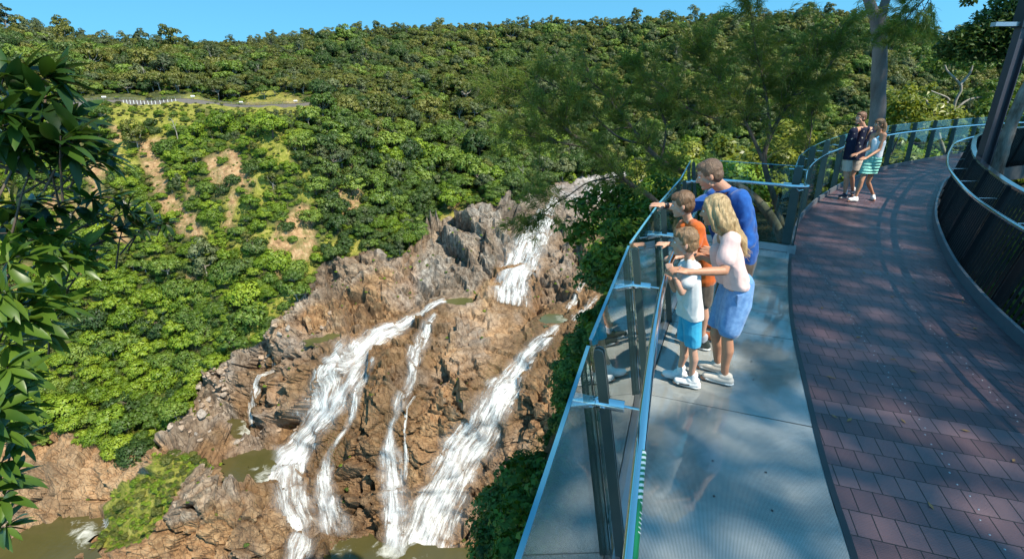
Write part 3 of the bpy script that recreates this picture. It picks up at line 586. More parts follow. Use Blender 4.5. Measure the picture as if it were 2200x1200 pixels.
for k in range(len(sx)):
    r = rad[k]*0.98; c = (int(pos[k, 0]//6), int(pos[k, 1]//6), int(pos[k, 2]//6)); ok = True
    for dx in (-1, 0, 1):
        for dy in (-1, 0, 1):
            for dz in (-1, 0, 1):
                for (q, rr) in cell.get((c[0]+dx, c[1]+dy, c[2]+dz), ()):
                    if (q[0]-pos[k, 0])**2+(q[1]-pos[k, 1])**2+(q[2]-pos[k, 2])**2 < (0.50*(r+rr))**2: ok = False; break
                if not ok: break
            if not ok: break
        if not ok: break
    if ok: keep[k] = True; cell.setdefault(c, []).append((pos[k], r))
pos = pos[keep]; sx = sx[keep]; sy = sy[keep]; rad = rad[keep]; dens = dens[keep]; M = len(pos)
u = rng.random(M); rad = rad*1.15; zband = (sy > 226) & (sy < 275) & (sx > 130) & (sx < 690); rad = np.where(zband, np.minimum(rad, 1.6+(sy-240)*0.06), rad)
hue = fbm(np.stack([sx/70, sy/45, sx*0], -1), 3, 91)*0.5+rng.normal(size=M)*0.35
kind = np.zeros(M, int)
for k in range(M):
    h = hue[k]
    if (sy[k] < 215) or (sx[k] > 690 and sy[k] < 290):
        kk = ('dark', 'dome') if h < -0.30 else ('mid', 'dome') if h < -0.12 else ('olive', 'dome') if h < 0.15 else ('olive', 'umbrella') if h < 0.42 else ('grey', 'umbrella') if h < 0.62 else ('mid', 'umbrella')
        if sy[k] < np.interp(sx[k], *zip(*SKY_Y))+16: kk = ('olive', 'tall') if u[k] < 0.4 else ('grey', 'tall') if u[k] < 0.62 else ('olive', 'umbrella') if u[k] < 0.85 else ('dark', 'dome')
    elif sx[k] > 640 and sy[k] < 560:
        kk = ('dark', 'dome') if h < -0.10 else ('mid', 'dome') if h < 0.22 else ('mid', 'umbrella') if h < 0.32 else ('grey', 'umbrella') if h < 0.5 else ('bright', 'dome')
    else:
        kk = ('dark', 'bush') if h < -0.55 else ('mid', 'bush') if h < -0.22 else ('bright', 'bush') if h < 0.12 else ('bright', 'dome') if h < 0.5 else ('mid', 'umbrella')
    if u[k] > 0.93 and sy[k] < 620: kk = ('grey', 'tall') if h < 0 else ('olive', 'tall')
    kind[k] = kindidx(*kk)
rad = np.where((sy < np.interp(sx, *zip(*SKY_Y))+16), rad*0.72, rad)
rotz = rng.uniform(0, 2*math.pi, M); var = rng.integers(0, 3, M); zs = rng.uniform(0.85, 1.2, M)
px, py, zc = project(pos); inview = (px > 20) & (px < 2180) & (py > -20) & (py < 1210) & ~((px > 1250) & (py > 480)) & ~((px > 1480) & (py > 330))
app = np.where(inview, rad/zc, 0); order = np.argsort(-app); single = order[:300]; rest = order[300:]
WORD = {'bright': 'bright green', 'mid': 'mid green', 'olive': 'olive green', 'dark': 'dark green', 'grey': 'grey green'}
SHP = {'dome': 'rounded tree', 'bush': 'low bushy tree', 'umbrella': 'flat-topped tree', 'tall': 'tall thin tree'}
def zone(x, y):
    if y < 215: return 'in the hilltop forest above the railway'
    if x > 690 and y < 430: return 'on the forested slope behind the upper waterfall'
    if x > 640: return 'on the slope left of the upper waterfall'
    if y > 640: return 'on the low slope above the boulders'
    if y > 430: return 'halfway down the far slope'
    return 'on the steep slope just below the railway'
for k in single:
    lm, sh, _ = KINDS[kind[k]]; me = PROTO[kind[k]*3+var[k]]
    o = bpy.data.objects.new('tree' if sh != 'bush' else 'bushy_tree', me); C.objects.link(o)
    o.location = pos[k]; o.rotation_euler = (0, 0, rotz[k]); o.scale = (rad[k], rad[k], rad[k]*zs[k])
    lb = f"{WORD[lm]} {SHP[sh]} {zone(px[k], py[k])}"; tag(o, lb, 'tree', lb.replace(' tree ', ' trees '))
# ---- the rest of the forest reads as one mass: one object, instanced on points
def scatter(name, pts, scl, rot, kidx, zsc, protos, mat=None):
    me = bpy.data.meshes.new(name); me.vertices.add(len(pts)); me.vertices.foreach_set('co', np.asarray(pts, np.float32).ravel())
    for nm, arr in (('scl', scl), ('rot', rot), ('zsc', zsc)): add_attr(me, nm, arr)
    a = me.attributes.new('kidx', 'INT', 'POINT'); a.data.foreach_set('value', np.asarray(kidx, np.int32))
    o = bpy.data.objects.new(name, me); C.objects.link(o); tag(o, kind='stuff')
    g = bpy.data.node_groups.new(name, 'GeometryNodeTree'); g.interface.new_socket(name='Geometry', in_out='INPUT', socket_type='NodeSocketGeometry'); g.interface.new_socket(name='Geometry', in_out='OUTPUT', socket_type='NodeSocketGeometry')
    gi = g.nodes.new('NodeGroupInput'); go = g.nodes.new('NodeGroupOutput'); inst = g.nodes.new('GeometryNodeInstanceOnPoints')
    ci = g.nodes.new('GeometryNodeCollectionInfo'); ci.inputs['Collection'].default_value = protos; ci.inputs['Separate Children'].default_value = True; ci.inputs['Reset Children'].default_value = True
    def na(nm, ty='FLOAT'):
        n = g.nodes.new('GeometryNodeInputNamedAttribute'); n.data_type = ty; n.inputs['Name'].default_value = nm; return n.outputs['Attribute']
    cr = g.nodes.new('ShaderNodeCombineXYZ'); g.links.new(na('rot'), cr.inputs['Z'])
    e2r = g.nodes.new('FunctionNodeEulerToRotation'); g.links.new(cr.outputs[0], e2r.inputs[0])
    cs = g.nodes.new('ShaderNodeCombineXYZ'); s1 = na('scl'); mu = g.nodes.new('ShaderNodeMath'); mu.operation = 'MULTIPLY'; g.links.new(s1, mu.inputs[0]); g.links.new(na('zsc'), mu.inputs[1])
    g.links.new(s1, cs.inputs['X']); g.links.new(s1, cs.inputs['Y']); g.links.new(mu.outputs[0], cs.inputs['Z'])
    inst.inputs['Pick Instance'].default_value = True
    g.links.new(gi.outputs[0], inst.inputs['Points']); g.links.new(ci.outputs[0], inst.inputs['Instance']); g.links.new(na('kidx', 'INT'), inst.inputs['Instance Index'])
    g.links.new(e2r.outputs[0], inst.inputs['Rotation']); g.links.new(cs.outputs[0], inst.inputs['Scale']); g.links.new(inst.outputs[0], go.inputs[0])
    md = o.modifiers.new('scatter', 'NODES'); md.node_group = g; return o
def proto_collection(name, meshes):
    c = bpy.data.collections.new(name)
    for i, me in enumerate(meshes):
        o = bpy.data.objects.new(f'{name}_{i:02d}', me); c.objects.link(o)
    return c
PCOL = proto_collection('forest_kind', PROTO)
scatter('forest', pos[rest], rad[rest], rotz[rest], kind[rest]*3+var[rest], zs[rest], PCOL)
print('trees', M)
# undergrowth: small shrubs and scrub filling the gaps of the slopes, sparse on rock ledges
wg = area*np.where(rock[:-1, :-1], np.where(Y_ < 640, 0.09, 0.03)*(fd[:-1, :-1] > 10), 1.0)*np.where(bare[:-1, :-1], 0.28, 1)*np.where(mound[:-1, :-1], 3.0, 1)
wg[(Y_ > 208) & (Y_ < 232) & (X_ > 130) & (X_ < 690)] *= 0.12; wg[(X_ > 1500) & (Y_ > 420)] = 0; wg[pool_in[:-1, :-1] > 0.1] = 0; wg *= np.where(Y_ < 200, 0.25, 1.0)
wg *= 1-0.75*(inpoly(X_, Y_, [(-420, 945), (330, 950), (330, 1010), (200, 1110), (-420, 1220)]))
cdf = np.cumsum(wg.ravel()); tot = cdf[-1]; idx = sample(26000); ii, jj = np.divmod(idx, NC-1)
up = PT[ii, jj]+e1_[ii, jj]*rng.random(len(idx))[:, None]+e2_[ii, jj]*rng.random(len(idx))[:, None]
isr = rock[ii, jj]; gr = grass[ii, jj]; n = len(idx)
lm = np.where(gr, np.where(rng.random(n) < 0.55, kindidx('olive', 'dome'), kindidx('bright', 'bush')), np.where(rng.random(n) < 0.6, kindidx('bright', 'bush'), np.where(rng.random(n) < 0.6, kindidx('mid', 'bush'), kindidx('olive', 'dome'))))
sc = np.where(mound[ii, jj], rng.uniform(0.3, 1.0, n)*(1+0.9*(rng.random(n) < .12)), np.where(isr, rng.uniform(0.35, 0.9, n), np.where(bare[ii, jj], rng.uniform(0.3, 0.9, n), np.where(gr, rng.uniform(0.5, 1.1, n), rng.uniform(0.7, 2.2, n)))))
scatter('undergrowth', up, sc, rng.uniform(0, 6.28, n), lm*3+rng.integers(0, 3, n), rng.uniform(0.6, 1.0, n), PCOL)

# ---- railway ledge across the far slope: track bed, rails, fence, white posts, small signs
def on_slope(x, y, up=0.0): p = surf(np.array([x]), np.array([y]), PT)[0]; return p+np.array([0, 0, up])
rx_ = np.arange(140, 686, 2.0); rl = np.array([on_slope(x, 224.5-0.0035*(x-140), 0.0) for x in rx_])
for _ in range(200): rl[1:-1] = (rl[:-2]+2*rl[1:-1]+rl[2:])/4
rt = np.gradient(rl, axis=0); rt[:, 2] = 0; rt /= np.linalg.norm(rt, axis=1, keepdims=True); rn = np.stack([-rt[:, 1], rt[:, 0], rt[:, 2]], 1)
rail_t = empty('railway', rl[120], 'railway ledge running level across the far slope below the forest', 'railway')
bedm = plain('track_ballast', (0.13, 0.115, 0.105), 0.9, var=.4, vs=2.0)
V = np.concatenate([rl-rn*2.6+[0, 0, -1.8], rl-rn*1.9+[0, 0, .55], rl+rn*1.9+[0, 0, .55], rl+rn*2.8+[0, 0, -1.0]]); n = len(rl); Q = [(k*n+i, k*n+i+1, (k+1)*n+i+1, (k+1)*n+i) for k in range(3) for i in range(n-1)]
link('track_bed', np_mesh('track_bed', V, Q, False), rail_t, bedm)
RUST = plain('rail_steel', (0.10, 0.075, 0.065), 0.5, 0.6)
for o_ in (-0.55, 0.55): link('rail', np_mesh('rail', *tube(rl+rn*o_+[0, 0, .68], [0.08]*n, 4)), rail_t, RUST)
wire = [tube(rl-rn*1.6+[0, 0, h], [0.035]*n, 4) for h in (1.15, 1.75)]+[tube(np.array([rl[i]-rn[i]*1.6, rl[i]-rn[i]*1.6+[0, 0, 1.9]]), [.05, .05], 4) for i in range(0, n, 6)]
V, Q = join(wire); fnc = link('wire_fence', np_mesh('wire_fence', V, Q), None, plain('grey_wire', (0.25, 0.25, 0.26), 0.5)); tag(fnc, 'thin grey wire fence running along the railway ledge', 'fence')
WP = plain('white_post_paint', (0.80, 0.80, 0.78), 0.6)
for k in range(15):
    x = 268+k*8.2; i = int((x-140)/2); p = rl[i]-rn[i]*2.3
    o = link('marker_post', np_mesh('marker_post', *join([tube(np.array([p+[0, 0, -1.2], p+[0, 0, .55]]), [.15, .15], 6), tube(np.array([p+[0, 0, .55], p+[0, 0, .65]]), [.18, .13], 6)])), None, WP); tag(o, 'short white post in the row along the edge of the railway ledge', 'post', 'white posts along the railway edge')
for x, lb in ((226, 'small white sign at the left end of the railway ledge'), (418, 'small pale sign board right of the row of white posts'), (520, 'small white sign below the bare cutting on the railway'), (637, 'small white sign near the right end of the railway ledge')):
    i = int((x-140)/2); p = rl[i]-rn[i]*1.2; s_ = empty('railway_sign', p, lb, 'sign')
    link('board', np_mesh('board', *join([tube(np.array([p+rt[i]*-.9+[0, 0, 2.1], p+rt[i]*.9+[0, 0, 2.1]]), [.42, .42], 4)])), s_, WP); link('post', np_mesh('post', *tube(np.array([p+[0, 0, -.5], p+[0, 0, 2.0]]), [.09, .09], 5)), s_, RUST)

# ---- a few dead, bare trees stand pale among the green
rd = np.random.default_rng(8)
for x, y in ((470, 130), (905, 150), (1010, 120), (650, 115), (320, 190), (1080, 240), (860, 330), (1120, 400), (380, 300), (560, 175)):
    b_ = on_slope(x, y, -1.0); h_ = rd.uniform(8, 13); t_ = [tube(np.array([b_, b_+[rd.normal()*.3, 0, h_*.5], b_+[rd.normal()*.8, 0, h_]]), [.26, .2, .07], 5)]
    for k in range(6):
        s0 = b_+np.array([0, 0, h_*rd.uniform(.5, .95)]); d_ = np.array([rd.normal(), rd.normal()*.5, rd.uniform(.4, 1.3)]); d_ /= np.linalg.norm(d_); t_.append(tube(np.array([s0, s0+d_*h_*.16+[0, 0, .2], s0+d_*h_*.30]), [.10, .07, .03], 4))
    o = link('dead_tree', np_mesh('dead_tree', *join(t_)), None, BARK_PALE); tag(o, 'pale bare dead tree standing among the green crowns of the far slope', 'tree', 'dead trees on the far slope')
# ================================================================== LOOKOUT: boardwalk, glass floor, balustrades
def catmull(pts, n=12):
    p = np.asarray(pts, float); p = np.concatenate([[2*p[0]-p[1]], p, [2*p[-1]-p[-2]]]); out = []
    for i in range(1, len(p)-2):
        t = np.linspace(0, 1, n, endpoint=False)[:, None]
        out.append(0.5*(2*p[i]+(p[i+1]-p[i-1])*t+(2*p[i-1]-5*p[i]+4*p[i+1]-p[i+2])*t**2+(3*p[i]-p[i-1]-3*p[i+1]+p[i+2])*t**3))
    out.append(p[-2:-1]); return np.concatenate(out)
def resample(P, step=None, n=None):
    P = np.asarray(P, float); s = np.concatenate([[0], np.cumsum(np.linalg.norm(np.diff(P, axis=0), axis=1))])
    if n is None: n = max(2, int(round(s[-1]/step))+1)
    q = np.linspace(0, s[-1], n); return np.stack([np.interp(q, s, P[:, k]) for k in range(P.shape[1])], 1)
def normals2(P):      # unit normal to the left of the direction of travel
    T = np.gradient(P[:, :2], axis=0); T /= np.linalg.norm(T, axis=1, keepdims=True); return np.stack([-T[:, 1], T[:, 0]], 1), T
EDGE = catmull([(0.2, -4.0), (0.72, -2.0), (1.22, 0.0), (1.50, 0.98), (1.861, 1.965), (2.111, 2.669), (2.523, 3.677), (2.97, 4.734), (3.624, 6.073), (4.243, 7.23), (4.994, 8.533), (5.834, 9.724), (6.899, 11.012), (8.751, 12.972), (10.863, 14.819), (12.544, 15.987), (14.902, 17.456), (18.0, 19.0), (23.0, 20.6)])
KERB = catmull([(2.75, -4.0), (3.35, -2.0), (3.85, 0.6), (4.40, 2.9), (4.905, 4.24), (5.401, 5.333), (6.11, 6.607), (7.196, 8.24), (8.167, 9.536), (9.616, 11.257), (11.208, 12.972), (13.2, 14.55), (15.6, 15.9), (19.0, 17.1), (23.5, 18.2)])
def mb(name, parts, mat, parent=None, smooth=False):
    V, Q = join(parts); return link(name, np_mesh(name, V, Q, smooth), parent, mat)
def box(c, ax, ay, az):
    c = np.asarray(c, float); ax, ay, az = (np.asarray(a, float)/2 for a in (ax, ay, az))
    V = np.array([c+i*ax+j*ay+k*az for i in (-1, 1) for j in (-1, 1) for k in (-1, 1)])
    return V, np.array([(0, 1, 3, 2), (4, 6, 7, 5), (0, 4, 5, 1), (2, 3, 7, 6), (0, 2, 6, 4), (1, 5, 7, 3)])
def ribbon_solid(P, T, up0, up1, w0=0.0, w1=0.0):
    """a band along P: inner line offset w0, outer w1 (to the left), from height up0 to up1"""
    N, _ = normals2(P); n = len(P); A = P[:, :2]+N*w0; B = P[:, :2]+N*w1
    z = np.zeros((n, 1)); ring = [np.concatenate([A, z+up0], 1), np.concatenate([A, z+up1], 1), np.concatenate([B, z+up1], 1), np.concatenate([B, z+up0], 1)]
    V = np.stack(ring, 1).reshape(-1, 3); Q = []
    for i in range(n-1):
        for a in range(4): Q.append((i*4+a, i*4+(a+1) % 4, (i+1)*4+(a+1) % 4, (i+1)*4+a))
    Q.append((0, 3, 2, 1)); Q.append(((n-1)*4, (n-1)*4+1, (n-1)*4+2, (n-1)*4+3)); return V, np.array(Q)
STEEL = plain('polished_steel', (0.74, 0.75, 0.78), 0.10, 1.0, 0.5, 0.05, 60); BRUSHED = plain('dull_steel', (0.42, 0.43, 0.45), 0.38, 0.9, 0.5, 0.1, 12)
DARKPAINT = plain('dark_green_paint', (0.032, 0.052, 0.050), 0.28, 0.0, 0.5, 0.25, 6); BLACKPAINT = plain('black_paint', (0.013, 0.014, 0.017), 0.30, 0.0, 0.5, 0.3, 6)
KERBPAINT = plain('grey_kerb_paint', (0.16, 0.17, 0.19), 0.45, 0.3, 0.5, 0.18, 8); BEAM = plain('galvanised_beam', (0.10, 0.105, 0.11), 0.6, 0.3, 0.4, 0.2, 4)
def glass_material(name, tint, refl=1.0, rough=0.0):
    t = NT(name); g = t.n('ShaderNodeNewGeometry'); dt = t.n('ShaderNodeVectorMath', operation='DOT_PRODUCT'); t.l(g.outputs['Incoming'], dt.inputs[0]); t.l(g.outputs['Normal'], dt.inputs[1])
    sch = t.math('ADD', 0.043, t.math('MULTIPLY', 0.957, t.math('POWER', t.math('SUBTRACT', 1.0, t.math('ABSOLUTE', dt.outputs['Value'])), 5.0)))
    tr = t.n('ShaderNodeBsdfTransparent'); tr.inputs[0].default_value = (*tint, 1); gl = t.n('ShaderNodeBsdfGlossy'); gl.inputs['Roughness'].default_value = rough; gl.inputs['Color'].default_value = (1, 1, 1, 1)
    m = t.n('ShaderNodeMixShader'); t.l(t.math('MINIMUM', t.math('MULTIPLY', sch, refl), 1.0), m.inputs[0]); t.l(tr.outputs[0], m.inputs[1]); t.l(gl.outputs[0], m.inputs[2])
    return t.done(m.outputs[0])
GLASS = glass_material('green_tinted_glass', (0.80, 0.93, 0.91), 1.25); GLASS2 = glass_material('clear_glass', (0.86, 0.95, 0.93), 0.4); GLASSEDGE = plain('glass_edge', (0.10, 0.30, 0.40), 0.08, 0.0, 0.9, 0.1, 4)  # glass edge: the reflected sky is put into its blue colour
# ---- boardwalk tiles
def tile_material():
    t = NT('ribbed_deck_tiles'); uv = t.n('ShaderNodeUVMap', uv_map='tiles').outputs[0]
    br = t.n('ShaderNodeTexBrick'); t.l(uv, br.inputs['Vector']); br.offset = 0.5; br.inputs['Scale'].default_value = 1.0
    br.inputs['Brick Width'].default_value = 0.1185; br.inputs['Row Height'].default_value = 0.2015; br.inputs['Mortar Size'].default_value = 0.0036; br.inputs['Mortar Smooth'].default_value = 0.25; br.inputs['Bias'].default_value = 0
    br.inputs['Color1'].default_value = (0, 0, 0, 1); br.inputs['Color2'].default_value = (1, 1, 1, 1)
    sep = t.n('ShaderNodeSeparateXYZ'); t.l(uv, sep.inputs[0])
    row = t.math('FLOOR', t.math('DIVIDE', sep.outputs[1], 0.2015)); wn = t.n('ShaderNodeTexWhiteNoise', noise_dimensions='1D'); t.l(row, wn.inputs['W'])
    rv = wn.outputs['Value']; nz = t.noise(uv, 1.6, 5, 0.6); nz2 = t.noise(uv, 14.0, 3)
    f = t.math('ADD', t.math('MULTIPLY', rv, 0.55), t.math('ADD', t.math('MULTIPLY', br.outputs['Color'], 0.18), t.math('MULTIPLY', nz, 0.35)))
    c = t.ramp(f, [(0.12, (0.076, 0.044, 0.052)), (0.5, (0.120, 0.068, 0.079)), (0.95, (0.180, 0.112, 0.122))])
    c = t.mix(t.ramp(nz2, [(0.55, 0.0), (0.8, 0.25)]), c, (0.12, 0.085, 0.08))
    c = t.mix(br.outputs['Fac'], c, (0.010, 0.008, 0.008))
    rib = t.n('ShaderNodeMath', operation='SINE'); t.l(t.math('MULTIPLY', sep.outputs[1], 2*math.pi/0.0126), rib.inputs[0])
    h = t.math('ADD', t.math('MULTIPLY', rib.outputs[0], 0.0008), t.math('MULTIPLY', t.math('SUBTRACT', 1.0, br.outputs['Fac']), 0.004))
    return t.done(t.bsdf(c, t.math('ADD', 0.34, t.math('MULTIPLY', nz, 0.16)), 0, 0.55, t.bump(h, 0.8, 1.0)))
TILE = tile_material()
HD = math.radians(18.4); hx = np.array([math.cos(HD), -math.sin(HD)]); hy = np.array([math.sin(HD), math.cos(HD)])
walk = empty('boardwalk', (2.5, 2, 0)); tag(walk, kind='structure')
def deck_part(e, k, ang, nm, uvmap):
    n = len(e); R = 26; f = np.linspace(0, 1, R); G = e[:, None]*(1-f)[None, :, None]+k[:, None]*f[None, :, None]
    V = np.concatenate([G, np.zeros(G.shape[:2]+(1,))], -1).reshape(-1, 3); me = np_mesh(nm, V, grid_quads(n, R)[:, ::-1], False)
    a = math.radians(ang); UV = np.stack([V[:, 0]*math.cos(a)-V[:, 1]*math.sin(a), V[:, 0]*math.sin(a)+V[:, 1]*math.cos(a)], 1) if uvmap is None else uvmap(V)
    l = me.uv_layers.new(name='tiles'); vi = np.zeros(len(me.loops), np.int32); me.loops.foreach_get('vertex_index', vi); l.data.foreach_set('uv', UV[vi].astype(np.float32).ravel())
    return link(nm, me, walk, TILE)
seam_s = np.dot((7.004, 10.121), hy)
def cut(P, s): d = P@hy; i = np.argmax(d > s); f = (s-d[i-1])/(d[i]-d[i-1]); c = P[i-1]*(1-f)+P[i]*f; return np.concatenate([P[:i], [c]]), np.concatenate([[c], P[i:]])
eA, eB = cut(EDGE, seam_s); kA, kB = cut(KERB, seam_s)
deck_part(resample(eA, n=80), resample(kA, n=80), 18.4, 'tiled_deck', None)
deck_part(resample(eB, n=90), resample(kB, n=90), 40.0, 'tiled_deck', None)
mb('deck_edge_strip', [ribbon_solid(resample(EDGE[EDGE[:, 1] < 7.25], 0.12), None, -0.09, 0.006, 0.002, 0.040)], BLACKPAINT, walk)
# screws along four lines of the near section: pairs in each row
scr = []
for ln in (0.20, 0.92, 1.64, 2.34):
    for r in range(2, 52):
        for q in (0.045, 0.155):
            s_ = r*0.2015+q; p = hy*s_+hx*(0.98+ln+0.03*((r % 2)-0.5)+0.010*(s_-2))
            j = np.argmin(np.abs(EDGE@hy-s_)); jk = np.argmin(np.abs(KERB@hy-s_))
            if s_ > seam_s or p@hx < EDGE[j]@hx+0.06 or p@hx > KERB[jk]@hx-0.05: continue
            th = np.linspace(0, 2*math.pi, 8, endpoint=False)
            V = np.concatenate([np.stack([p[0]+0.0065*np.cos(th), p[1]+0.0065*np.sin(th), th*0+0.0005], 1), np.stack([p[0]+0.0035*np.cos(th), p[1]+0.0035*np.sin(th), th*0+0.0035], 1)])
            Q = [(i, (i+1) % 8, 8+(i+1) % 8, 8+i) for i in range(8)]+[(8, 9, 10, 11), (8, 11, 12, 15), (12, 13, 14, 15)]
            scr.append((V, np.array(Q)))
tag(mb('deck_screw', scr, BRUSHED, walk), kind='stuff')
# joists and bearers under the deck
js = []
for i in range(0, len(KERB)-6, 9): j = np.argmin(np.linalg.norm(EDGE-KERB[i], axis=1)); a = np.append(EDGE[j], -0.28); b = np.append(KERB[i], -0.28); d = b-a; n = np.array([-d[1], d[0], 0])/np.linalg.norm(d); js.append(box((a+b)/2, d, n*0.08, (0, 0, 0.22)))
js.append(ribbon_solid(resample(KERB, 0.4), None, -0.45, -0.03, -0.16, -0.04)); js.append(ribbon_solid(resample(EDGE, 0.4), None, -0.45, -0.10, -0.10, 0.02))
mb('joist', js, BEAM, walk)
# ---- glass floor: panels between seams, on steel bearers
PB_ = np.array([(-0.27, -0.92), (0.15, 0.53), (0.593, 1.994), (1.104, 3.498), (1.690, 4.850), (2.345, 6.240), (2.985, 7.80)])     # left edge = feet of the posts
END = np.array([4.165, 7.17])
GD = math.radians(20.5); gy = np.array([math.sin(GD), math.cos(GD)])
def edge_at(s): d = EDGE@gy; i = np.argmax(d > s); f = (s-d[i-1])/(d[i]-d[i-1]); return EDGE[i-1]*(1-f)+EDGE[i]*f
def floor_material():
    t = NT('dotted_glass_floor'); p = t.obj()
    mp = t.n('ShaderNodeMapping'); mp.inputs['Rotation'].default_value = (0, 0, GD); mp.inputs['Scale'].default_value = (1/0.0072, 1/0.0072, 0.0); t.l(p, mp.inputs['Vector'])
    vo = t.n('ShaderNodeTexVoronoi'); vo.inputs['Scale'].default_value = 1.0; vo.inputs['Randomness'].default_value = 0.0; t.l(mp.outputs[0], vo.inputs['Vector'])
    dot = t.ramp(vo.outputs['Distance'], [(0.44, 1.0), (0.52, 0.0)])
    st = t.noise(p, 1.5, 5, 0.65, 0.8); st2 = t.noise(p, 5.0, 5, 0.7)
    fr = t.n('ShaderNodeBsdfDiffuse'); t.l(t.mix(t.ramp(st, [(0.35, 0.0), (0.7, 1.0)]), (0.27, 0.28, 0.265), (0.48, 0.49, 0.47)), fr.inputs[0])
    tr = t.n('ShaderNodeBsdfTransparent'); tr.inputs[0].default_value = (0.35, 0.50, 0.50, 1)
    cov = t.math('MAXIMUM', dot, t.ramp(st2, [(0.60, 0.0), (0.85, 0.30)]))
    a = t.n('ShaderNodeMixShader'); t.l(cov, a.inputs[0]); t.l(tr.outputs[0], a.inputs[1]); t.l(fr.outputs[0], a.inputs[2])
    gl = t.n('ShaderNodeBsdfGlossy'); gl.inputs['Roughness'].default_value = 0.045; gl.inputs['Color'].default_value = (0.95, 1, 1, 1)
    f = t.n('ShaderNodeFresnel'); f.inputs[0].default_value = 1.55
    m = t.n('ShaderNodeMixShader'); t.l(t.math('MULTIPLY', f.outputs[0], 1.25), m.inputs[0]); t.l(a.outputs[0], m.inputs[1]); t.l(gl.outputs[0], m.inputs[2])
    return t.done(m.outputs[0])
FLOORM = floor_material()
gf = empty('glass_floor', (1.6, 3.5, 0), 'dotted see-through glass floor of the lookout under the family', 'glass floor')
seams = [PB_[i]@gy for i in range(len(PB_))]; dE = EDGE@gy
for i in range(len(PB_)-1):
    last = i == len(PB_)-2
    a, b = PB_[i], PB_[i+1]; s0, s1 = a@gy, b@gy
    eA_ = edge_at(s0); eB_ = edge_at(s1) if not last else END
    mid = EDGE[(dE > s0+0.02) & (dE < (s1 if not last else END@gy)-0.02)]
    off = np.array([-0.035, 0.012])
    right = np.concatenate([[eA_], mid, [eB_]])+off
    poly = np.concatenate([[a], right, [b]]); c = poly.mean(0); poly = c+(poly-c)*(1-0.006/np.linalg.norm(poly-c, axis=1, keepdims=True))
    bm = bmesh.new(); vs = [bm.verts.new((x, y, 0.0)) for x, y in poly]; f = bm.faces.new(vs)
    if f.normal.z < 0: f.normal_flip()
    r = bmesh.ops.extrude_face_region(bm, geom=[f]); bmesh.ops.translate(bm, verts=[v for v in r['geom'] if isinstance(v, bmesh.types.BMVert)], vec=(0, 0, -0.03))
    bmesh.ops.recalc_face_normals(bm, faces=bm.faces); me = bpy.data.meshes.new('panel'); bm.to_mesh(me); link('panel', me, gf, FLOORM)
    # bearer under each seam
    if i > 0:
        d = np.append(eA_-a, 0); n = np.array([-d[1], d[0], 0])/np.linalg.norm(d); mb('bearer', [box(np.append((a+eA_)/2, -0.13), d*0.97, n*0.10, (0, 0, 0.18))], BEAM, gf)
lp = resample(PB_, 0.3); mb('edge_channel', [ribbon_solid(lp, None, -0.20, 0.004, 0.004, 0.045)], BRUSHED, gf)
for x, y in ((1.356, 2.718), (1.664, 2.609), (1.249, 2.406), (1.554, 2.293), (2.193, 4.015), (2.075, 3.713), (2.80, 5.3), (2.72, 5.05), (2.45, 4.75), (1.05, 1.55), (1.30, 1.48)):
    th = np.linspace(0, 2*math.pi, 12, endpoint=False); V = np.stack([x+0.008*np.cos(th), y+0.008*np.sin(th), th*0+0.0015], 1); V = np.concatenate([V, V+[0, 0, -0.004]])
    link('fixing', np_mesh('fixing', V, [(i, (i+1) % 12, 12+(i+1) % 12, 12+i) for i in range(12)]+[(0, 1, 2, 3), (0, 3, 4, 11), (4, 5, 6, 7), (4, 7, 8, 11), (8, 9, 10, 11)]), gf, BLACKPAINT)
# ---- leaning glass balustrade along the drop
def post_pair(base, n, t, parent, h=1.235, lean=0.20, foot=-0.14, mat=DARKPAINT, depth=0.047, gap=0.032, name='post', off=0.0):
    """two flat plates side by side, leaning outwards"""
    n3 = np.append(n, 0); t3 = np.append(t, 0); parts = []
    for s in (-1, 1):
        a = np.append(base+n*(off-lean*0.1), foot)+t3*s*gap/2; b = np.append(base+n*(off+lean), h)+t3*s*gap/2; up = (b-a)/np.linalg.norm(b-a)
        prof = [(-depth*0.6, 0), (depth*0.6, 0), (depth/2, 0.982), (depth*0.40, 0.995), (0, 1.0), (-depth*0.40, 0.995), (-depth/2, 0.982)]
        L = np.linalg.norm(b-a); V = []
        for k in (-0.007, 0.007):
            for x, z in prof: V.append(a+n3*x+up*L*z+t3*k)
        m = len(prof); Q = [(i, (i+1) % m, m+(i+1) % m, m+i) for i in range(m)]+[(6, 0, 1, 2), (5, 6, 2, 3), (5, 3, 4, 4), (m+6, m+2, m+1, m), (m+5, m+3, m+2, m+6), (m+5, m+4, m+4, m+3)]
        parts.append((np.array(V), np.array(Q)))
    V, Q = join(parts); bm = bmesh.new(); vs = [bm.verts.new(v) for v in V]
    for q in Q:
        u_ = []; [u_.append(i) for i in q if i not in u_]
        try: bm.faces.new([vs[i] for i in u_])
        except ValueError: pass
    bmesh.ops.recalc_face_normals(bm, faces=bm.faces); me = bpy.data.meshes.new(name); bm.to_mesh(me); return link(name, me, parent, mat)
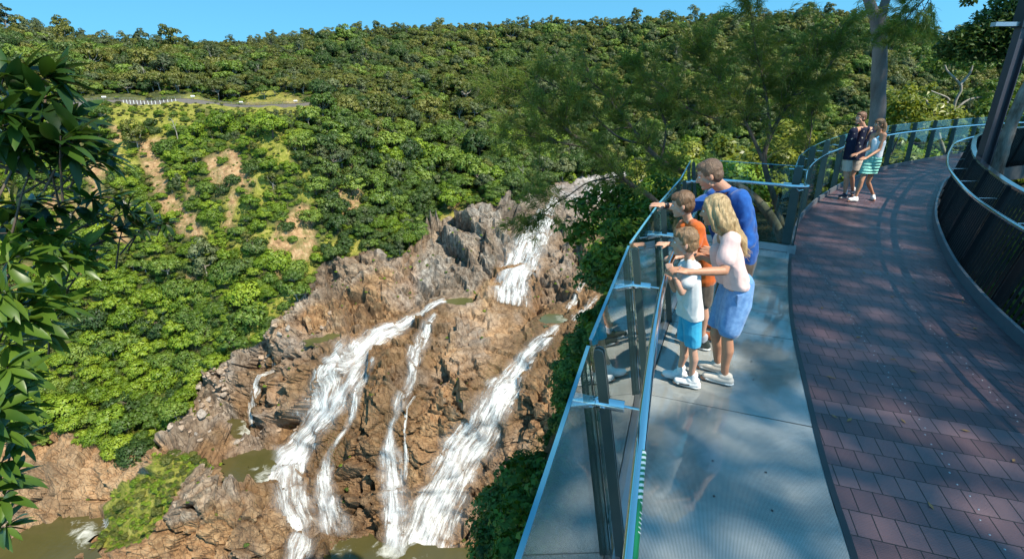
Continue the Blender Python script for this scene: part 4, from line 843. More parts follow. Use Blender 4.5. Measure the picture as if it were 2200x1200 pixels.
def pane(p0, p1, n0, n1, parent, z0=-0.07, z1=1.25, lean=0.205, off=0.034, gap=0.03, gm=None):
    d = p1-p0; L = np.linalg.norm(d); d = d/L; a = p0+d*gap; b = p1-d*gap; th = 0.012
    C8 = []
    for (p, n) in ((a, n0), (b, n1)):
        for z in (z0, z1):
            o = off+lean*(z-z0)/(z1-z0)
            for k in (0, th): C8.append(np.append(p+n*(o+k), z))
    V = np.array(C8)   # a z0 in, a z0 out, a z1 in, a z1 out, b ...
    Q = np.array([(0, 2, 6, 4), (1, 5, 7, 3)]); o = link('glass_pane', np_mesh('glass_pane', V, np.concatenate([Q, [(0, 1, 3, 2), (4, 6, 7, 5), (0, 4, 5, 1)]]), False), parent, gm or GLASS)
    e = box((V[2]+V[3]+V[6]+V[7])/4+np.array([0, 0, 0.003]), V[6]-V[2], np.append(n0, 0)*0.016, (0, 0, 0.008)); mb('edge', [e], GLASSEDGE, o)
    return o
bal = empty('glass_balustrade', (1.0, 3.0, 0), 'leaning glass balustrade in front of the family, with steel handrail', 'balustrade')
Np, Tp = normals2(PB_)
for i in range(len(PB_)):
    post_pair(PB_[i], Np[i], Tp[i], bal)
    if i < len(PB_)-1: dd = PB_[i+1]-PB_[i]; dd /= np.linalg.norm(dd); nn = np.array([-dd[1], dd[0]]); pane(PB_[i], PB_[i+1], nn, nn, bal)
    n3 = np.append(Np[i], 0); c = np.append(PB_[i], 0.94)
    br = mb('bracket', [tube([c+n3*0.32, c+n3*0.06], [0.028, 0.028], 14), tube([c+n3*0.061, c+n3*0.059], [0.028, 0.001], 14)], STEEL, bal, True)
    mb('bracket_rod', [tube([c+n3*0.06, c-n3*0.02, c-n3*0.034+np.array([0, 0, .04])], [0.008, 0.008, .008], 8)], STEEL, br, True)
    mb('post_bolt', [tube([c+n3*0.16+np.append(Tp[i]*0.034*s, -0.02), c+n3*0.16+np.append(Tp[i]*0.028*s, -0.02)], [0.016, 0.016], 10) for s in (-1, 1)], STEEL, bal, True)
hr = resample(catmull(np.concatenate([PB_[:-1]-Np[:-1]*0.035, [PB_[-1]-Np[-1]*0.02+np.array([0.02, -0.12])]]), 10), 0.05)
hr3 = np.concatenate([hr, np.full((len(hr), 1), 1.0)], 1)
mb('handrail', [tube(hr3, np.full(len(hr3), 0.024), 16)], STEEL, bal, True)
# green and white direction strip wrapped on the inner face of the rail
def strip():
    sel = hr3[(hr3[:, 1] > 0.2) & (hr3[:, 1] < 1.655)]; sel = resample(sel, 0.004); N, T = normals2(sel); n = len(sel); A = np.linspace(-0.15, 1.25, 8); V = []
    for i in range(n):
        for a in A: V.append(sel[i]+np.append(-N[i]*math.cos(a), math.sin(a))*0.0252)
    me = np_mesh('strip', V, grid_quads(n, len(A)), True); L = np.arange(n)*0.004; L = L[-1]-L; l = me.uv_layers.new(name='s'); vi = np.zeros(len(me.loops), np.int32); me.loops.foreach_get('vertex_index', vi)
    UV = np.stack([np.repeat(L, len(A)), np.tile(A/1.4*0.04, n)], 1); l.data.foreach_set('uv', UV[vi].astype(np.float32).ravel())
    t = NT('green_white_strip'); sp = t.n('ShaderNodeSeparateXYZ'); t.l(t.n('ShaderNodeUVMap', uv_map='s').outputs[0], sp.inputs[0])
    st = t.math('GREATER_THAN', t.math('FRACT', t.math('DIVIDE', t.math('ADD', sp.outputs[0], t.math('MULTIPLY', sp.outputs[1], -0.75)), 0.030)), 0.5)
    st = t.math('MULTIPLY', st, t.math('LESS_THAN', sp.outputs[0], 0.275))
    return link('direction_strip', me, None, t.done(t.bsdf(t.mix(st, (0.010, 0.20, 0.065), (0.82, 0.83, 0.82)), 0.35, 0, 0.5)))
stp = strip(); tag(stp, 'green strip with white slanted stripes stuck along the steel handrail', 'sign strip')
# white letter ends seen edge-on on its lower part
sel = resample(hr3[(hr3[:, 1] > 0.2) & (hr3[:, 1] < 1.655)], 0.004); Nn, Tn = normals2(sel)
for k in range(5):
    i = len(sel)-1-int((0.315+k*0.021)/0.004)
    if i < 3: break
    q = []
    for da, dl in ((0.10, 0.0), (0.35, 0.004), (0.62, 0.008), (0.85, 0.008)):
        q.append(sel[i]+np.append(-Nn[i]*math.cos(da), math.sin(da))*0.0264-np.append(Tn[i], 0)*dl)
    link('letter', np_mesh('letter', *tube(q, [0.0018]*4, 6), True), stp, plain('white_letter', (0.8, 0.8, 0.8), 0.4))
# end panel across the walkway's edge
endb = empty('end_balustrade', (3.5, 7.5, 0), 'clear glass end panel behind the family with a grey steel kerb', 'balustrade')
ed = END-PB_[-1]; ed /= np.linalg.norm(ed); en = np.array([-ed[1], ed[0]])
pane(PB_[-1]+np.array([-0.02, 0.03]), END, en, en, endb, 0.02, 1.25, 0.06, 0.10, 0.05, GLASS2)
mb('kerb', [ribbon_solid(np.array([PB_[-1]+ed*0.05, END+ed*0.04]), None, 0.004, 0.105, 0.0, 0.05)], BRUSHED, endb)
mb('kerb_cap', [box(np.append(END+ed*0.02+en*0.03, 0.05), np.append(ed, 0)*0.10, np.append(en, 0)*0.16, (0, 0, 0.10))], BRUSHED, endb)
post_pair(END+en*0.14-ed*0.02, en, ed, endb, 1.24, 0.06, -0.3, depth=0.12, gap=0.10); post_pair(PB_[-1]+ed*0.02+en*0.05, en, ed, endb, 1.25, 0.10, -0.3)
# ---- handrail that runs on round the bend with the far balustrade
far_e = EDGE[(EDGE[:, 1] > 7.0)]; far_e = resample(far_e, 0.05); Nf, Tf = normals2(far_e)
farb = empty('far_glass_balustrade', (7, 11, 0), 'curving glass balustrade with dark raked posts behind the couple', 'balustrade')
mb('kerb', [ribbon_solid(far_e[4:], None, -0.09, 0.10, 0.0, 0.035)], KERBPAINT, farb)
step = int(1.52/0.05); prev = None
for i in range(5, len(far_e), step):
    post_pair(far_e[i]+Nf[i]*0.10, Nf[i], Tf[i], farb, 1.24, 0.05, -0.35, depth=0.10, gap=0.05)
    if prev is not None:
        a, b = far_e[prev]+Nf[prev]*0.06, far_e[i]+Nf[i]*0.06; pane(a, b, Nf[prev], Nf[i], farb, -0.02, 1.22, 0.05, 0.07, 0.02, GLASS2)
    c = np.append(far_e[i]+Nf[i]*0.10, 1.0); n3 = np.append(Nf[i], 0); mb('bracket', [tube([c+n3*0.20, c-n3*0.06], [0.014, 0.014], 8)], STEEL, farb, True); prev = i
hl = np.concatenate([[PB_[-1]-en*0.06+ed*0.15], [PB_[-1]*0.5+END*0.5-en*0.05], [END-en*0.05+ed*0.0]]); hl = np.concatenate([hl, resample(far_e[8:]+Nf[8:]*0.02, 1.0)[0:]])
hl = resample(catmull(hl, 14), 0.04); mb('handrail', [tube(np.concatenate([hl, np.full((len(hl), 1), 1.0)], 1), np.full(len(hl), 0.024), 14)], STEEL, farb, True)
mb('rail_bend', [tube([np.append(END-en*0.05-ed*0.10, 0.985), np.append(END-en*0.02-ed*0.06, 0.93), np.append(END+en*0.08, 0.93)], [0.012]*3, 10)], STEEL, endb, True)
# ---- dark barred balustrade on the right
kk = resample(KERB, 0.02); Nk, Tk = normals2(kk); Nk = -Nk     # outwards, to the right
barb = empty('barred_balustrade', (6, 6.5, 0), 'black barred balustrade curving along the right of the boardwalk', 'balustrade')
mb('kerb', [ribbon_solid(resample(KERB, 0.1), None, -0.10, 0.13, -0.03, 0.006)], KERBPAINT, barb)
def lean_pt(i, z, o=0.10, lean=0.22): return np.append(kk[i]+Nk[i]*(o+lean*(z+0.05)/1.25), z)
bars = []; k = 0; i0 = int(np.argmax(kk[:, 1] > 2.2)); spacing = 6
idxs = list(range(i0, len(kk)-2, spacing))
for n_i, i in enumerate(idxs):
    isp = n_i % 12 == 3; a = lean_pt(i, -0.05); b = lean_pt(i, 1.16); n3 = np.append(Nk[i], 0); t3 = np.append(Tk[i], 0)
    if isp:
        P4 = [box((lean_pt(i, -0.2)+lean_pt(i, 1.17))/2+t3*s*0.03, lean_pt(i, 1.17)-lean_pt(i, -0.2), n3*0.12, t3*0.014) for s in (-1, 1)]
        mb('post', P4, BLACKPAINT, barb); c = lean_pt(i, 1.0); mb('bracket', [tube([c, np.append(kk[i]-Nk[i]*0.03, 0.97), np.append(kk[i]-Nk[i]*0.03, 1.0)], [0.008]*3, 8)], STEEL, barb, True)
    elif n_i < 105: mb('bar', [box((a+b)/2, b-a, n3*0.030, t3*0.010)], BLACKPAINT, barb)
    else: bars.append(box((a+b)/2, b-a, n3*0.045, t3*0.010))
if bars: tag(mb('bar', bars, BLACKPAINT, barb), kind='stuff')
sub = np.arange(i0, len(kk), 8)
def rail_band(z0, z1, o0, o1):
    P = np.array([kk[i] for i in sub]); N = np.array([Nk[i] for i in sub]); rows = []
    for z, o in ((z0, o0), (z1, o0), (z1, o1), (z0, o1)):
        rows.append(np.concatenate([P+N*(0.10+0.22*(z+0.05)/1.25+o)[..., None] if np.ndim(o) else P+N*(0.10+0.22*(z+0.05)/1.25+o), np.full((len(P), 1), z)], 1))
    V = np.stack(rows, 1).reshape(-1, 3); n = len(P)
    return V, np.array([(i*4+a, i*4+(a+1) % 4, (i+1)*4+(a+1) % 4, (i+1)*4+a) for i in range(n-1) for a in range(4)])
mb('bottom_rail', [rail_band(-0.07, -0.03, -0.03, 0.03)], BLACKPAINT, barb)
CAP = plain('glossy_cap_rail', (0.035, 0.040, 0.050), 0.16, 0.0, 0.8, 0.2, 3)
mb('top_rail', [rail_band(1.155, 1.185, -0.035, 0.04)], CAP, barb)
hp = np.concatenate([kk[sub]-Nk[sub]*0.03, np.full((len(sub), 1), 1.0)], 1); mb('handrail', [tube(hp, np.full(len(hp), 0.023), 14)], STEEL, barb, True)
# ---- leaning steel pole with an arm, beyond the right balustrade
pole = empty('steel_pole', (8.32, 9.0, -0.6), 'dark steel pole with a short arm rising behind the barred balustrade', 'pole')
b0 = np.array(atY(2103, 385, 9.0)); b0[2] = -0.6; b0[0] = 8.34; b1 = np.array(atY(2200, 60, 9.0)); dirp = (b1-b0)/np.linalg.norm(b1-b0)
ax = np.cross(dirp, (0, 1, 0)); ax /= np.linalg.norm(ax); ay = np.cross(dirp, ax)
mb('shaft', [box((b0+b1)/2, (b1-b0), ax*0.17, ay*0.02), box((b0+b1)/2+ax*0.086, (b1-b0), ax*0.014, ay*0.13), box((b0+b1)/2-ax*0.086, (b1-b0), ax*0.014, ay*0.13)], plain('bronze_paint', (0.060, 0.052, 0.062), 0.35, 0.2, 0.5, 0.2, 3), pole)
mb('head', [box(b1+dirp*0.25, dirp*0.5, ax*0.26, ay*0.20)], BLACKPAINT, pole); mb('arm', [box(b1+dirp*0.05+np.array([-0.20, 0, 0.0]), (0.62, 0, 0.0), (0, 0.10, 0), (0, 0, 0.06))], BRUSHED, pole)

# ---- dry leaves fallen on the deck and the glass floor
rl_ = np.random.default_rng(21); LC = []; LD = []
while len(LC) < 70:
    x, y = rl_.uniform(0.6, 9), rl_.uniform(1.2, 12); j = np.argmin(np.abs(KERB[:, 1]-y)); i = np.argmin(np.abs(EDGE[:, 1]-y))
    if x > KERB[j, 0]-0.06 or x < (EDGE[i, 0] if rl_.random() < .85 else EDGE[i, 0]-0.8): continue
    if y < 7 and x < np.interp(y, PB_[:, 1], PB_[:, 0])+0.1: continue
    LC.append((x, y, 0.006)); a_ = rl_.uniform(0, 6.28); LD.append((math.cos(a_), math.sin(a_), 0.03))
LC = np.array(LC); LD = np.array(LD); sd_ = np.stack([-LD[:, 1], LD[:, 0], LD[:, 2]*0], 1); L_ = rl_.uniform(.016, .038, (len(LC), 1)); 
V = np.stack([LC-LD*L_, LC+sd_*L_*.34+[0, 0, .003], LC+LD*L_+[0, 0, .004], LC-sd_*L_*.34+[0, 0, .003]], 1).reshape(-1, 3)
o = link('fallen_leaves', np_mesh('fallen_leaves', V, np.arange(len(V)).reshape(-1, 4), False), None, plain('dry_leaf', (0.26, 0.15, 0.06), 0.8, var=.5, vs=3.0)); tag(o, kind='stuff')
# ================================================================== NEAR HILLSIDE, under and beside the boardwalk
def pixR(x, y, R, drop=0.0):
    d = ray(x, y); t = R/math.hypot(d[0], d[1]); return np.array([d[0]*t, d[1]*t, EYE+d[2]*t-drop])
ST = [((-0.5, -14, -1.5), np.array([-12, -10, -20.])), ((-0.2, -4, -1.8), np.array([-8, 3, -15.])), ((0.1, 0.3, -1.8), pixR(1010, 1300, 11, 1.5)), ((0.5, 1.9, -1.8), pixR(1045, 1220, 13, 2)), ((1.0, 3.4, -1.8), pixR(1080, 1110, 16, 2)),
      ((1.7, 5.2, -1.8), pixR(1125, 1000, 19, 2)), ((2.4, 7.0, -1.8), pixR(1185, 880, 22, 2)), ((3.2, 8.6, -1.8), pixR(1225, 770, 26, 2.2)), ((4.4, 9.0, -1.8), pixR(1275, 660, 31, 2.4)), ((5.4, 10.2, -1.9), pixR(1310, 550, 37, 2.6)),
      ((6.6, 11.8, -2.0), pixR(1340, 455, 44, 3)), ((8.2, 13.8, -2.2), pixR(1430, 405, 48, 3)), ((10.5, 15.8, -2.4), pixR(1600, 385, 50, 4)), ((13.5, 17.8, -2.6), pixR(1800, 355, 48, 4)), ((18, 20.5, -2.6), pixR(2000, 325, 48, 4)), ((26, 24, -2.5), pixR(2300, 300, 55, 4))]
rows = []
for B, S in ST:
    B = np.array(B, float); out = S-B; o2 = out.copy(); o2[2] = 0; o2 /= np.linalg.norm(o2)
    G = B+np.array([5.5, -3.5, 0.3]); G2 = B+np.array([22, -15, -0.5]); G3 = B+np.array([70, -50, 1.0])
    m1 = B+out*0.35+np.array([0, 0, 0.05*np.linalg.norm(out)]); m2 = B+out*0.7+np.array([0, 0, 0.05*np.linalg.norm(out)])
    L = np.linalg.norm(out[:2]); D1 = S+o2*L*0.10+np.array([0, 0, out[2]*0.5-6]); D2 = S+o2*L*0.45+np.array([0, 0, out[2]*2.2-20])
    rows.append(resample(np.array([G3, G2, G, B, m1, m2, S, D1, D2]), n=60))
rows = np.array(rows); Hg = np.stack([resample(rows[:, k], n=110) for k in range(60)], 1)
Hg[..., 2] += 0.55*fbm(Hg/4.0, 3, 61)*ss(0, 12, np.linalg.norm(Hg[..., :2]-np.array([3.5, 5]), axis=-1)+0*Hg[..., 0])
def near_ground_material():
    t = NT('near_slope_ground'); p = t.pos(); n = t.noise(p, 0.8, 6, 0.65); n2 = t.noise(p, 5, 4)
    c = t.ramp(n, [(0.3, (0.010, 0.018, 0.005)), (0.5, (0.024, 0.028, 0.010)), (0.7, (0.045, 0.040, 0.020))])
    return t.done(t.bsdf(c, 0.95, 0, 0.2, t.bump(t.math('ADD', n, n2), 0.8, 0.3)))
NG = near_ground_material()
me = np_mesh('near_hillside', Hg.reshape(-1, 3), grid_quads(110, 60), True); tag(link('near_hillside', me, None, NG), kind='structure')
# ---- plants made of many small leaves
def lobed_tree(name, lobes, leafm, label, cat, leaf=0.10, per=260, branches=(), barkm=None, seed=1, group=None, flat=0.8, base=None, leafasp=0.55, part='crown'):
    """lobes: (centre, radius). branches: (path, r0, r1)"""
    rng = np.random.default_rng(seed); P = []; N = []
    for c, r in lobes:
        n = int(per*max(0.35, r*r)); d = rng.normal(size=(n, 3)); d /= np.linalg.norm(d, axis=1, keepdims=True)
        # twiggy sub-clumps inside each lobe
        sub = rng.normal(size=(max(6, int(9*r)), 3)); sub /= np.linalg.norm(sub, axis=1, keepdims=True); sub *= (0.55+0.45*rng.random((len(sub), 1)))
        w_ = sub[rng.integers(0, len(sub), n)]; q = w_*0.72+d*0.36*rng.random((n, 1))**0.5*1.0
        P.append(np.asarray(c, float)+q*r*np.array([1, 1, flat])); N.append(w_*0.5+d*0.6+np.array([0, 0, 0.45]))
    P = np.concatenate(P); N = np.concatenate(N)+rng.normal(size=P.shape)*0.35; N /= np.linalg.norm(N, axis=1, keepdims=True)
    root = empty(name, base if base is not None else (lobes[0][0][0], lobes[0][0][1], lobes[0][0][2]-2), label, cat, group)
    V, Q = quads_from_frames(P, N, leaf*rng.uniform(0.6, 1.3, len(P)), leafasp, rng, 0.18)
    link(part, np_mesh(part, V, Q, False), root, LEAF[leafm])
    if branches:
        bp = [tube(resample(catmull(p, 6), n=max(6, len(p)*5)), np.linspace(r0, r1, max(6, len(p)*5)), 8) for p, r0, r1 in branches]
        V, Q = join(bp); link('trunk', np_mesh('trunk', V, Q, True), root, barkm or BARK)
    return root
A3 = lambda x, y, Y: np.array(atY(x, y, Y))
# shrubs and small trees over the near slope (dark, in the shade of the hill)
NEARK = []
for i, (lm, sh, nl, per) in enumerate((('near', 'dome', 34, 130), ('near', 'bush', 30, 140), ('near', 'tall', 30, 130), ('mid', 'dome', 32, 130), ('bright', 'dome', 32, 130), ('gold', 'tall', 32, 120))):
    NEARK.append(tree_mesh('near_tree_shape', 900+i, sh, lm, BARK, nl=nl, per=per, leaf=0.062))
rngn = np.random.default_rng(17); placed = []; LBL = ['dark leafy tree on the shaded slope below the glass balustrade', 'dark low bush on the shaded slope below the glass balustrade', 'dark upright young tree on the shaded slope below the glass balustrade', 'mid green tree on the shaded slope below the glass balustrade', 'bright green tree on the slope below the glass balustrade', 'golden green upright tree on the slope below the glass balustrade']
cand = rngn.random((5000, 2))
for a, b in cand:
    if len(placed) > 275: break
    fi = a*109; fj = 24+b*24; i, j = int(fi), int(fj); p = Hg[i, j]
    d = np.hypot(p[0]-3, p[1]-6); x, y, zc = project(p); r = (0.7+1.0*rngn.random())*(1+0.022*d)
    if j < 27 and d < 14: r *= 0.55
    # keep the tops off the glass: nothing higher than the foot of the panels close by
    j3 = np.min(np.hypot(EDGE[:, 0]-p[0], EDGE[:, 1]-p[1])); j4 = np.min(np.hypot(lp[:, 0]-p[0], lp[:, 1]-p[1]))
    dd = min(j3, j4)
    if dd < r*1.15: continue
    if p[2]+r*1.9 > -0.6 and dd < 6: continue
    if any((q[0]-p[0])**2+(q[1]-p[1])**2+(q[2]-p[2])**2 < (0.62*(q[3]+r))**2 for q in placed): continue
    xb = np.interp(y-1.2*r*F/zc, [380, 450, 520, 560, 600, 660, 700, 780, 850, 900, 960, 1000, 1100, 1200], [1200, 1205, 1195, 1225, 1290, 1255, 1185, 1180, 1175, 1165, 1075, 1035, 1005, 985])
    if fi < 74 and x-0.95*r*F/zc < xb:
        r = min(r, (x-xb)*zc/F/0.95)
        if r < 0.45: continue
    placed.append((p[0], p[1], p[2], r)); k = rngn.integers(0, 4)
    far = (fi > 66)
    if far: k = rngn.integers(3, 6)
    lb = LBL[k] if not far else LBL[k].replace('below the glass balustrade', 'beyond the end panel and the couple')
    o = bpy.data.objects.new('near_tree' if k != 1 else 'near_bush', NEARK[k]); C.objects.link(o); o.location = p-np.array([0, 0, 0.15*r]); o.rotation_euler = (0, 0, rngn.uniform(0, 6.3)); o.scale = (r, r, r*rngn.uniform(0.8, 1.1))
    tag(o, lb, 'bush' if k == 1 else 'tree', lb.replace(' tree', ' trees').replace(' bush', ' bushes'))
# leafy tree right beside the glass, left of the pointing man
lob = [(A3(x, y, Y), r) for x, y, Y, r in ((1250, 455, 15, .9), (1300, 430, 15.5, 1.0), (1350, 425, 16, 1.0), (1400, 415, 16.5, 1.0), (1450, 410, 16.5, .9), (1240, 510, 14.5, .9), (1300, 490, 14.5, 1.1), (1350, 480, 14, 1.0), (1300, 560, 13.5, .8), (1335, 545, 13, .9), (1340, 620, 13, .7), (1330, 670, 13, .7), (1420, 470, 14, .8), (1290, 710, 13, .7), (1265, 760, 13, .7), (1250, 820, 13.5, .8), (1230, 880, 13.5, .7))]
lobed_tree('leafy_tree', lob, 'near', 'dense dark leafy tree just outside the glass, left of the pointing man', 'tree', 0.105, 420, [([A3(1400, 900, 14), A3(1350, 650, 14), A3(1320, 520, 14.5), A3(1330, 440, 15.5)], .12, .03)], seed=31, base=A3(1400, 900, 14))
# ---- she-oak: long limbs with drooping needle sprays
def sheoak(name, limbs, label, seed, twigs, needle=(0.15, 0.32), base=None, leafc=None, dens=13):
    rng = np.random.default_rng(seed); root = empty(name, base, label, 'tree'); bp = []; sp = []
    for path, r0, r1, n0, nt_ in limbs:
        P = resample(catmull(path, 8), n=40); bp.append(tube(P, np.linspace(r0, r1, 40), 8)); T = np.gradient(P, axis=0); T /= np.linalg.norm(T, axis=1, keepdims=True)
        for k in range(int(nt_*0.62)):
            i = int(40*(n0+(1-n0)*rng.random())); i = min(i, 39); d = T[i]*0.75+rng.normal(size=3)*np.array([.6, .45, .45])+np.array([0, 0, 0.22]); d /= np.linalg.norm(d); L = rng.uniform(0.5, 1.5)*(1.15-0.4*i/40)
            q = [P[i]]; 
            for s in range(6): d = d+rng.normal(size=3)*0.16+np.array([0, 0, 0.02]); d /= np.linalg.norm(d); q.append(q[-1]+d*L/6)
            q = np.array(q); bp.append(tube(q, np.linspace(max(0.006, r1*0.9), 0.003, 7), 4))
            for s in range(2, 7):
                for m in range(2): sp.append((q[s]+rng.normal(size=3)*0.05, d*0.8+rng.normal(size=3)*0.45))
    V, Q = join(bp); link('trunk', np_mesh('trunk', V, Q, True), root, BARK)
    cen = np.array([s[0] for s in sp]); dr = np.array([s[1] for s in sp]); n = len(sp); K = dens
    dd = dr[:, None]+rng.normal(size=(n, K, 3))*0.42; dd[..., 2] -= 0.10; dd /= np.linalg.norm(dd, axis=2, keepdims=True); L = rng.uniform(*needle, (n, K, 1)); c = cen[:, None]+rng.normal(size=(n, K, 3))*0.03
    mid = c+dd*L*0.55; end = c+dd*L; end[..., 2] -= 0.22*L[..., 0]; sd = np.cross(dd, rng.normal(size=(n, K, 3))); sd /= np.linalg.norm(sd, axis=2, keepdims=True); sd *= 0.0050
    V = np.stack([c-sd, c+sd, mid+sd, mid-sd, end], 2).reshape(-1, 3); b = np.arange(n*K)[:, None]*5
    Q = np.concatenate([b+np.array([0, 1, 2, 3]), b+np.array([3, 2, 4, 4])]); V4 = V
    # the tip as a thin quad
    me = bpy.data.meshes.new('foliage'); tri = np.concatenate([b+np.array([0, 1, 2]), b+np.array([0, 2, 3]), b+np.array([3, 2, 4])])
    link('foliage', np_mesh('foliage', V4, tri, False), root, leafc or LEAF['sheoak']); return root
LEAF['sheoak'] = leaf_material('needle_sprays', (0.075, 0.105, 0.020), (0.150, 0.200, 0.036), (0.25, 0.29, 0.06), 0.45, 0.5, 0.3, 0.5)
Y0 = 13.0
px_ = lambda pts, Y: [A3(x, y, Y+dy) for x, y, dy in pts]
limbs = [(px_([(1712, 600, -.6), (1665, 480, -.4), (1605, 412, 0), (1540, 384, .2), (1470, 370, .4), (1420, 345, .5), (1385, 310, .6), (1350, 265, .7), (1310, 215, .9), (1270, 175, 1.0)], Y0), .15, .02, .5, 60),
         (px_([(1560, 398, .1), (1500, 440, -.2), (1440, 455, -.4), (1395, 420, -.5), (1350, 392, -.5), (1310, 355, -.4), (1270, 318, -.3), (1225, 285, -.3), (1170, 240, -.2), (1110, 205, 0), (1060, 185, .2)], Y0), .085, .012, .35, 80),
         (px_([(1330, 378, -.5), (1265, 392, -.6), (1215, 425, -.8), (1170, 455, -1.), (1140, 500, -1.1)], Y0), .025, .008, .3, 26),
         (px_([(1275, 322, -.3), (1200, 305, -.6), (1120, 290, -.8), (1060, 290, -.9)], Y0), .022, .007, .3, 30),
         (px_([(1385, 310, .6), (1330, 295, .2), (1270, 245, 0), (1200, 190, -.2), (1150, 165, -.2)], Y0), .035, .008, .3, 42),
         (px_([(1420, 345, .5), (1430, 270, .8), (1400, 200, 1.0), (1370, 140, 1.1)], Y0), .035, .008, .3, 44),
         (px_([(1700, 560, -.5), (1668, 440, -.1), (1642, 350, .2), (1656, 290, .5), (1700, 210, .8), (1750, 130, 1.1), (1800, 60, 1.4)], Y0), .10, .014, .4, 80),
         (px_([(1642, 350, .2), (1605, 270, .6), (1565, 200, .9), (1520, 140, 1.2), (1500, 100, 1.3)], Y0), .05, .01, .25, 62),
         (px_([(1656, 290, .5), (1645, 200, 1), (1625, 110, 1.4), (1612, 30, 1.6)], Y0), .04, .009, .25, 55),
         (px_([(1700, 210, .8), (1750, 180, .6), (1790, 130, .4), (1810, 90, .3)], Y0), .03, .008, .2, 26),
         (px_([(1668, 440, -.1), (1720, 380, .4), (1740, 300, .8), (1745, 240, 1)], Y0), .035, .009, .2, 34),
         (px_([(1605, 270, .6), (1520, 250, .5), (1460, 220, .5), (1420, 180, .5)], Y0), .03, .008, .2, 40)]
sheoak('she_oak', limbs, 'wispy she-oak with long leaning limbs behind the glass end panel', 41, 10, base=A3(1712, 640, 12.4))
# ---- tall smooth trunk behind the couple
eu = empty('gum_tree', A3(1880, 330, 17.0)-np.array([0, 0, 3.0]), 'tall grey gum tree trunk rising behind the couple', 'tree')
GUM = bark_material('gum_bark', (0.13, 0.105, 0.10), (0.30, 0.265, 0.25), 2.2)
pth = resample(catmull([A3(1880, 330, 17)-np.array([0, 0, 3.5]), A3(1880, 280, 17), A3(1887, 190, 17), A3(1890, 100, 17), A3(1884, 30, 17)], 8), n=40)
tk = [tube(pth, np.interp(np.linspace(0, 1, 40), [0, .45, .8, 1], [.29, .225, .205, .20])*(1+0.03*np.sin(np.arange(40)*1.1)), 18),
      tube(resample(catmull([A3(1884, 45, 17), A3(1868, 5, 17), A3(1850, -60, 17), A3(1820, -170, 17)], 6), n=14), np.linspace(.155, .10, 14), 12), tube(resample(catmull([A3(1890, 50, 17), A3(1900, 10, 17), A3(1925, -60, 17), A3(1960, -160, 17)], 6), n=14), np.linspace(.135, .09, 14), 12)]
V, Q = join(tk); link('trunk', np_mesh('trunk', V, Q, True), eu, GUM)
rngg = np.random.default_rng(3); lo = [(A3(x+rngg.normal()*20, y, 17+rngg.normal()*1.2), rngg.uniform(.8, 1.3)) for x, y in ((1800, -200), (1860, -240), (1950, -220), (1990, -180), (1900, -290), (1780, -270), (2030, -250), (1840, -330), (1960, -330))]
c_ = lobed_tree('gum_crown_tmp', lo, 'olive', None, None, 0.12, 220, seed=8); cr = [ch for ch in c_.children][0]; cr.parent = None; cr.parent = eu; cr.matrix_parent_inverse = Matrix.Translation(-Vector(eu.location)); bpy.data.objects.remove(c_)
sheoak('drooping_branch_tree', [(px_([(2040, -60, 0), (1995, -10, 0), (1955, 30, 0), (1930, 65, 0)], 15.5), .03, .008, .3, 22), (px_([(2010, -30, 0), (1990, 10, .2), (1970, 40, .2)], 15.5), .02, .006, .3, 10)], 'dark needle-leaved branch hanging just right of the tall grey trunk', 47, 8, base=A3(2010, -60, 15.5), dens=24)
# ---- sunlit leafy trees to the right of the trunk
lob = [(A3(x, y, Y), r) for x, y, Y, r in ((1915, 215, 22, 1.0), (1955, 232, 21, 1.0), (2000, 240, 21, .9), (1925, 250, 21, .9), (2040, 250, 21, .8), (1970, 200, 22, .7), (2000, 268, 20, .9), (2060, 275, 20, .8))]
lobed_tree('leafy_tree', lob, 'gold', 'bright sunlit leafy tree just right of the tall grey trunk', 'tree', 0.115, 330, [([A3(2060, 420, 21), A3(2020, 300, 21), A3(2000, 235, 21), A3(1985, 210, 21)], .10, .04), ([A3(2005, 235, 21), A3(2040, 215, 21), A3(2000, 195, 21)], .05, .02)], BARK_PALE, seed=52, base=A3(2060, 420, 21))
lob = [(A3(x, y, Y), r) for x, y, Y, r in ((2010, 125, 23, .9), (2050, 105, 23, 1.0), (2090, 112, 22, 1.0), (2025, 150, 23, .6), (2115, 140, 23, .8), (1985, 110, 24, .6), (2085, 80, 23, .7), (2130, 200, 22, .8), (2150, 240, 21, .9), (2170, 180, 23, .9), (2190, 230, 22, .9), (2110, 255, 21, .8))]
lobed_tree('leafy_tree', lob, 'mid', 'crooked-limbed leafy tree left of the steel pole', 'tree', 0.105, 380, [([A3(2035, 420, 22), A3(2048, 240, 22), A3(2065, 195, 22), A3(2060, 178, 22), A3(2035, 152, 22), A3(2030, 140, 22)], .11, .03), ([A3(2062, 182, 22), A3(2085, 155, 22), A3(2092, 120, 22)], .06, .02), ([A3(2048, 240, 22), A3(2080, 215, 22), A3(2130, 205, 22)], .05, .02)], BARK_PALE, seed=53, base=A3(2035, 420, 22))
st = empty('slender_tree', A3(2120, 430, 10), 'slender mottled tree trunk leaning beside the steel pole', 'tree')
pth = resample(catmull([A3(2118, 460, 10), A3(2138, 380, 10), A3(2155, 320, 10), A3(2177, 255, 10), A3(2206, 190, 10), A3(2250, 110, 10), A3(2300, 0, 10)], 8), n=40)
MOT = bark_material('mottled_bark', (0.10, 0.075, 0.06), (0.38, 0.33, 0.29), 7.0); link('trunk', np_mesh('trunk', *tube(pth, np.linspace(.115, .085, 40)*(1+0.06*np.sin(np.arange(40)*1.7)), 14), True), st, MOT)
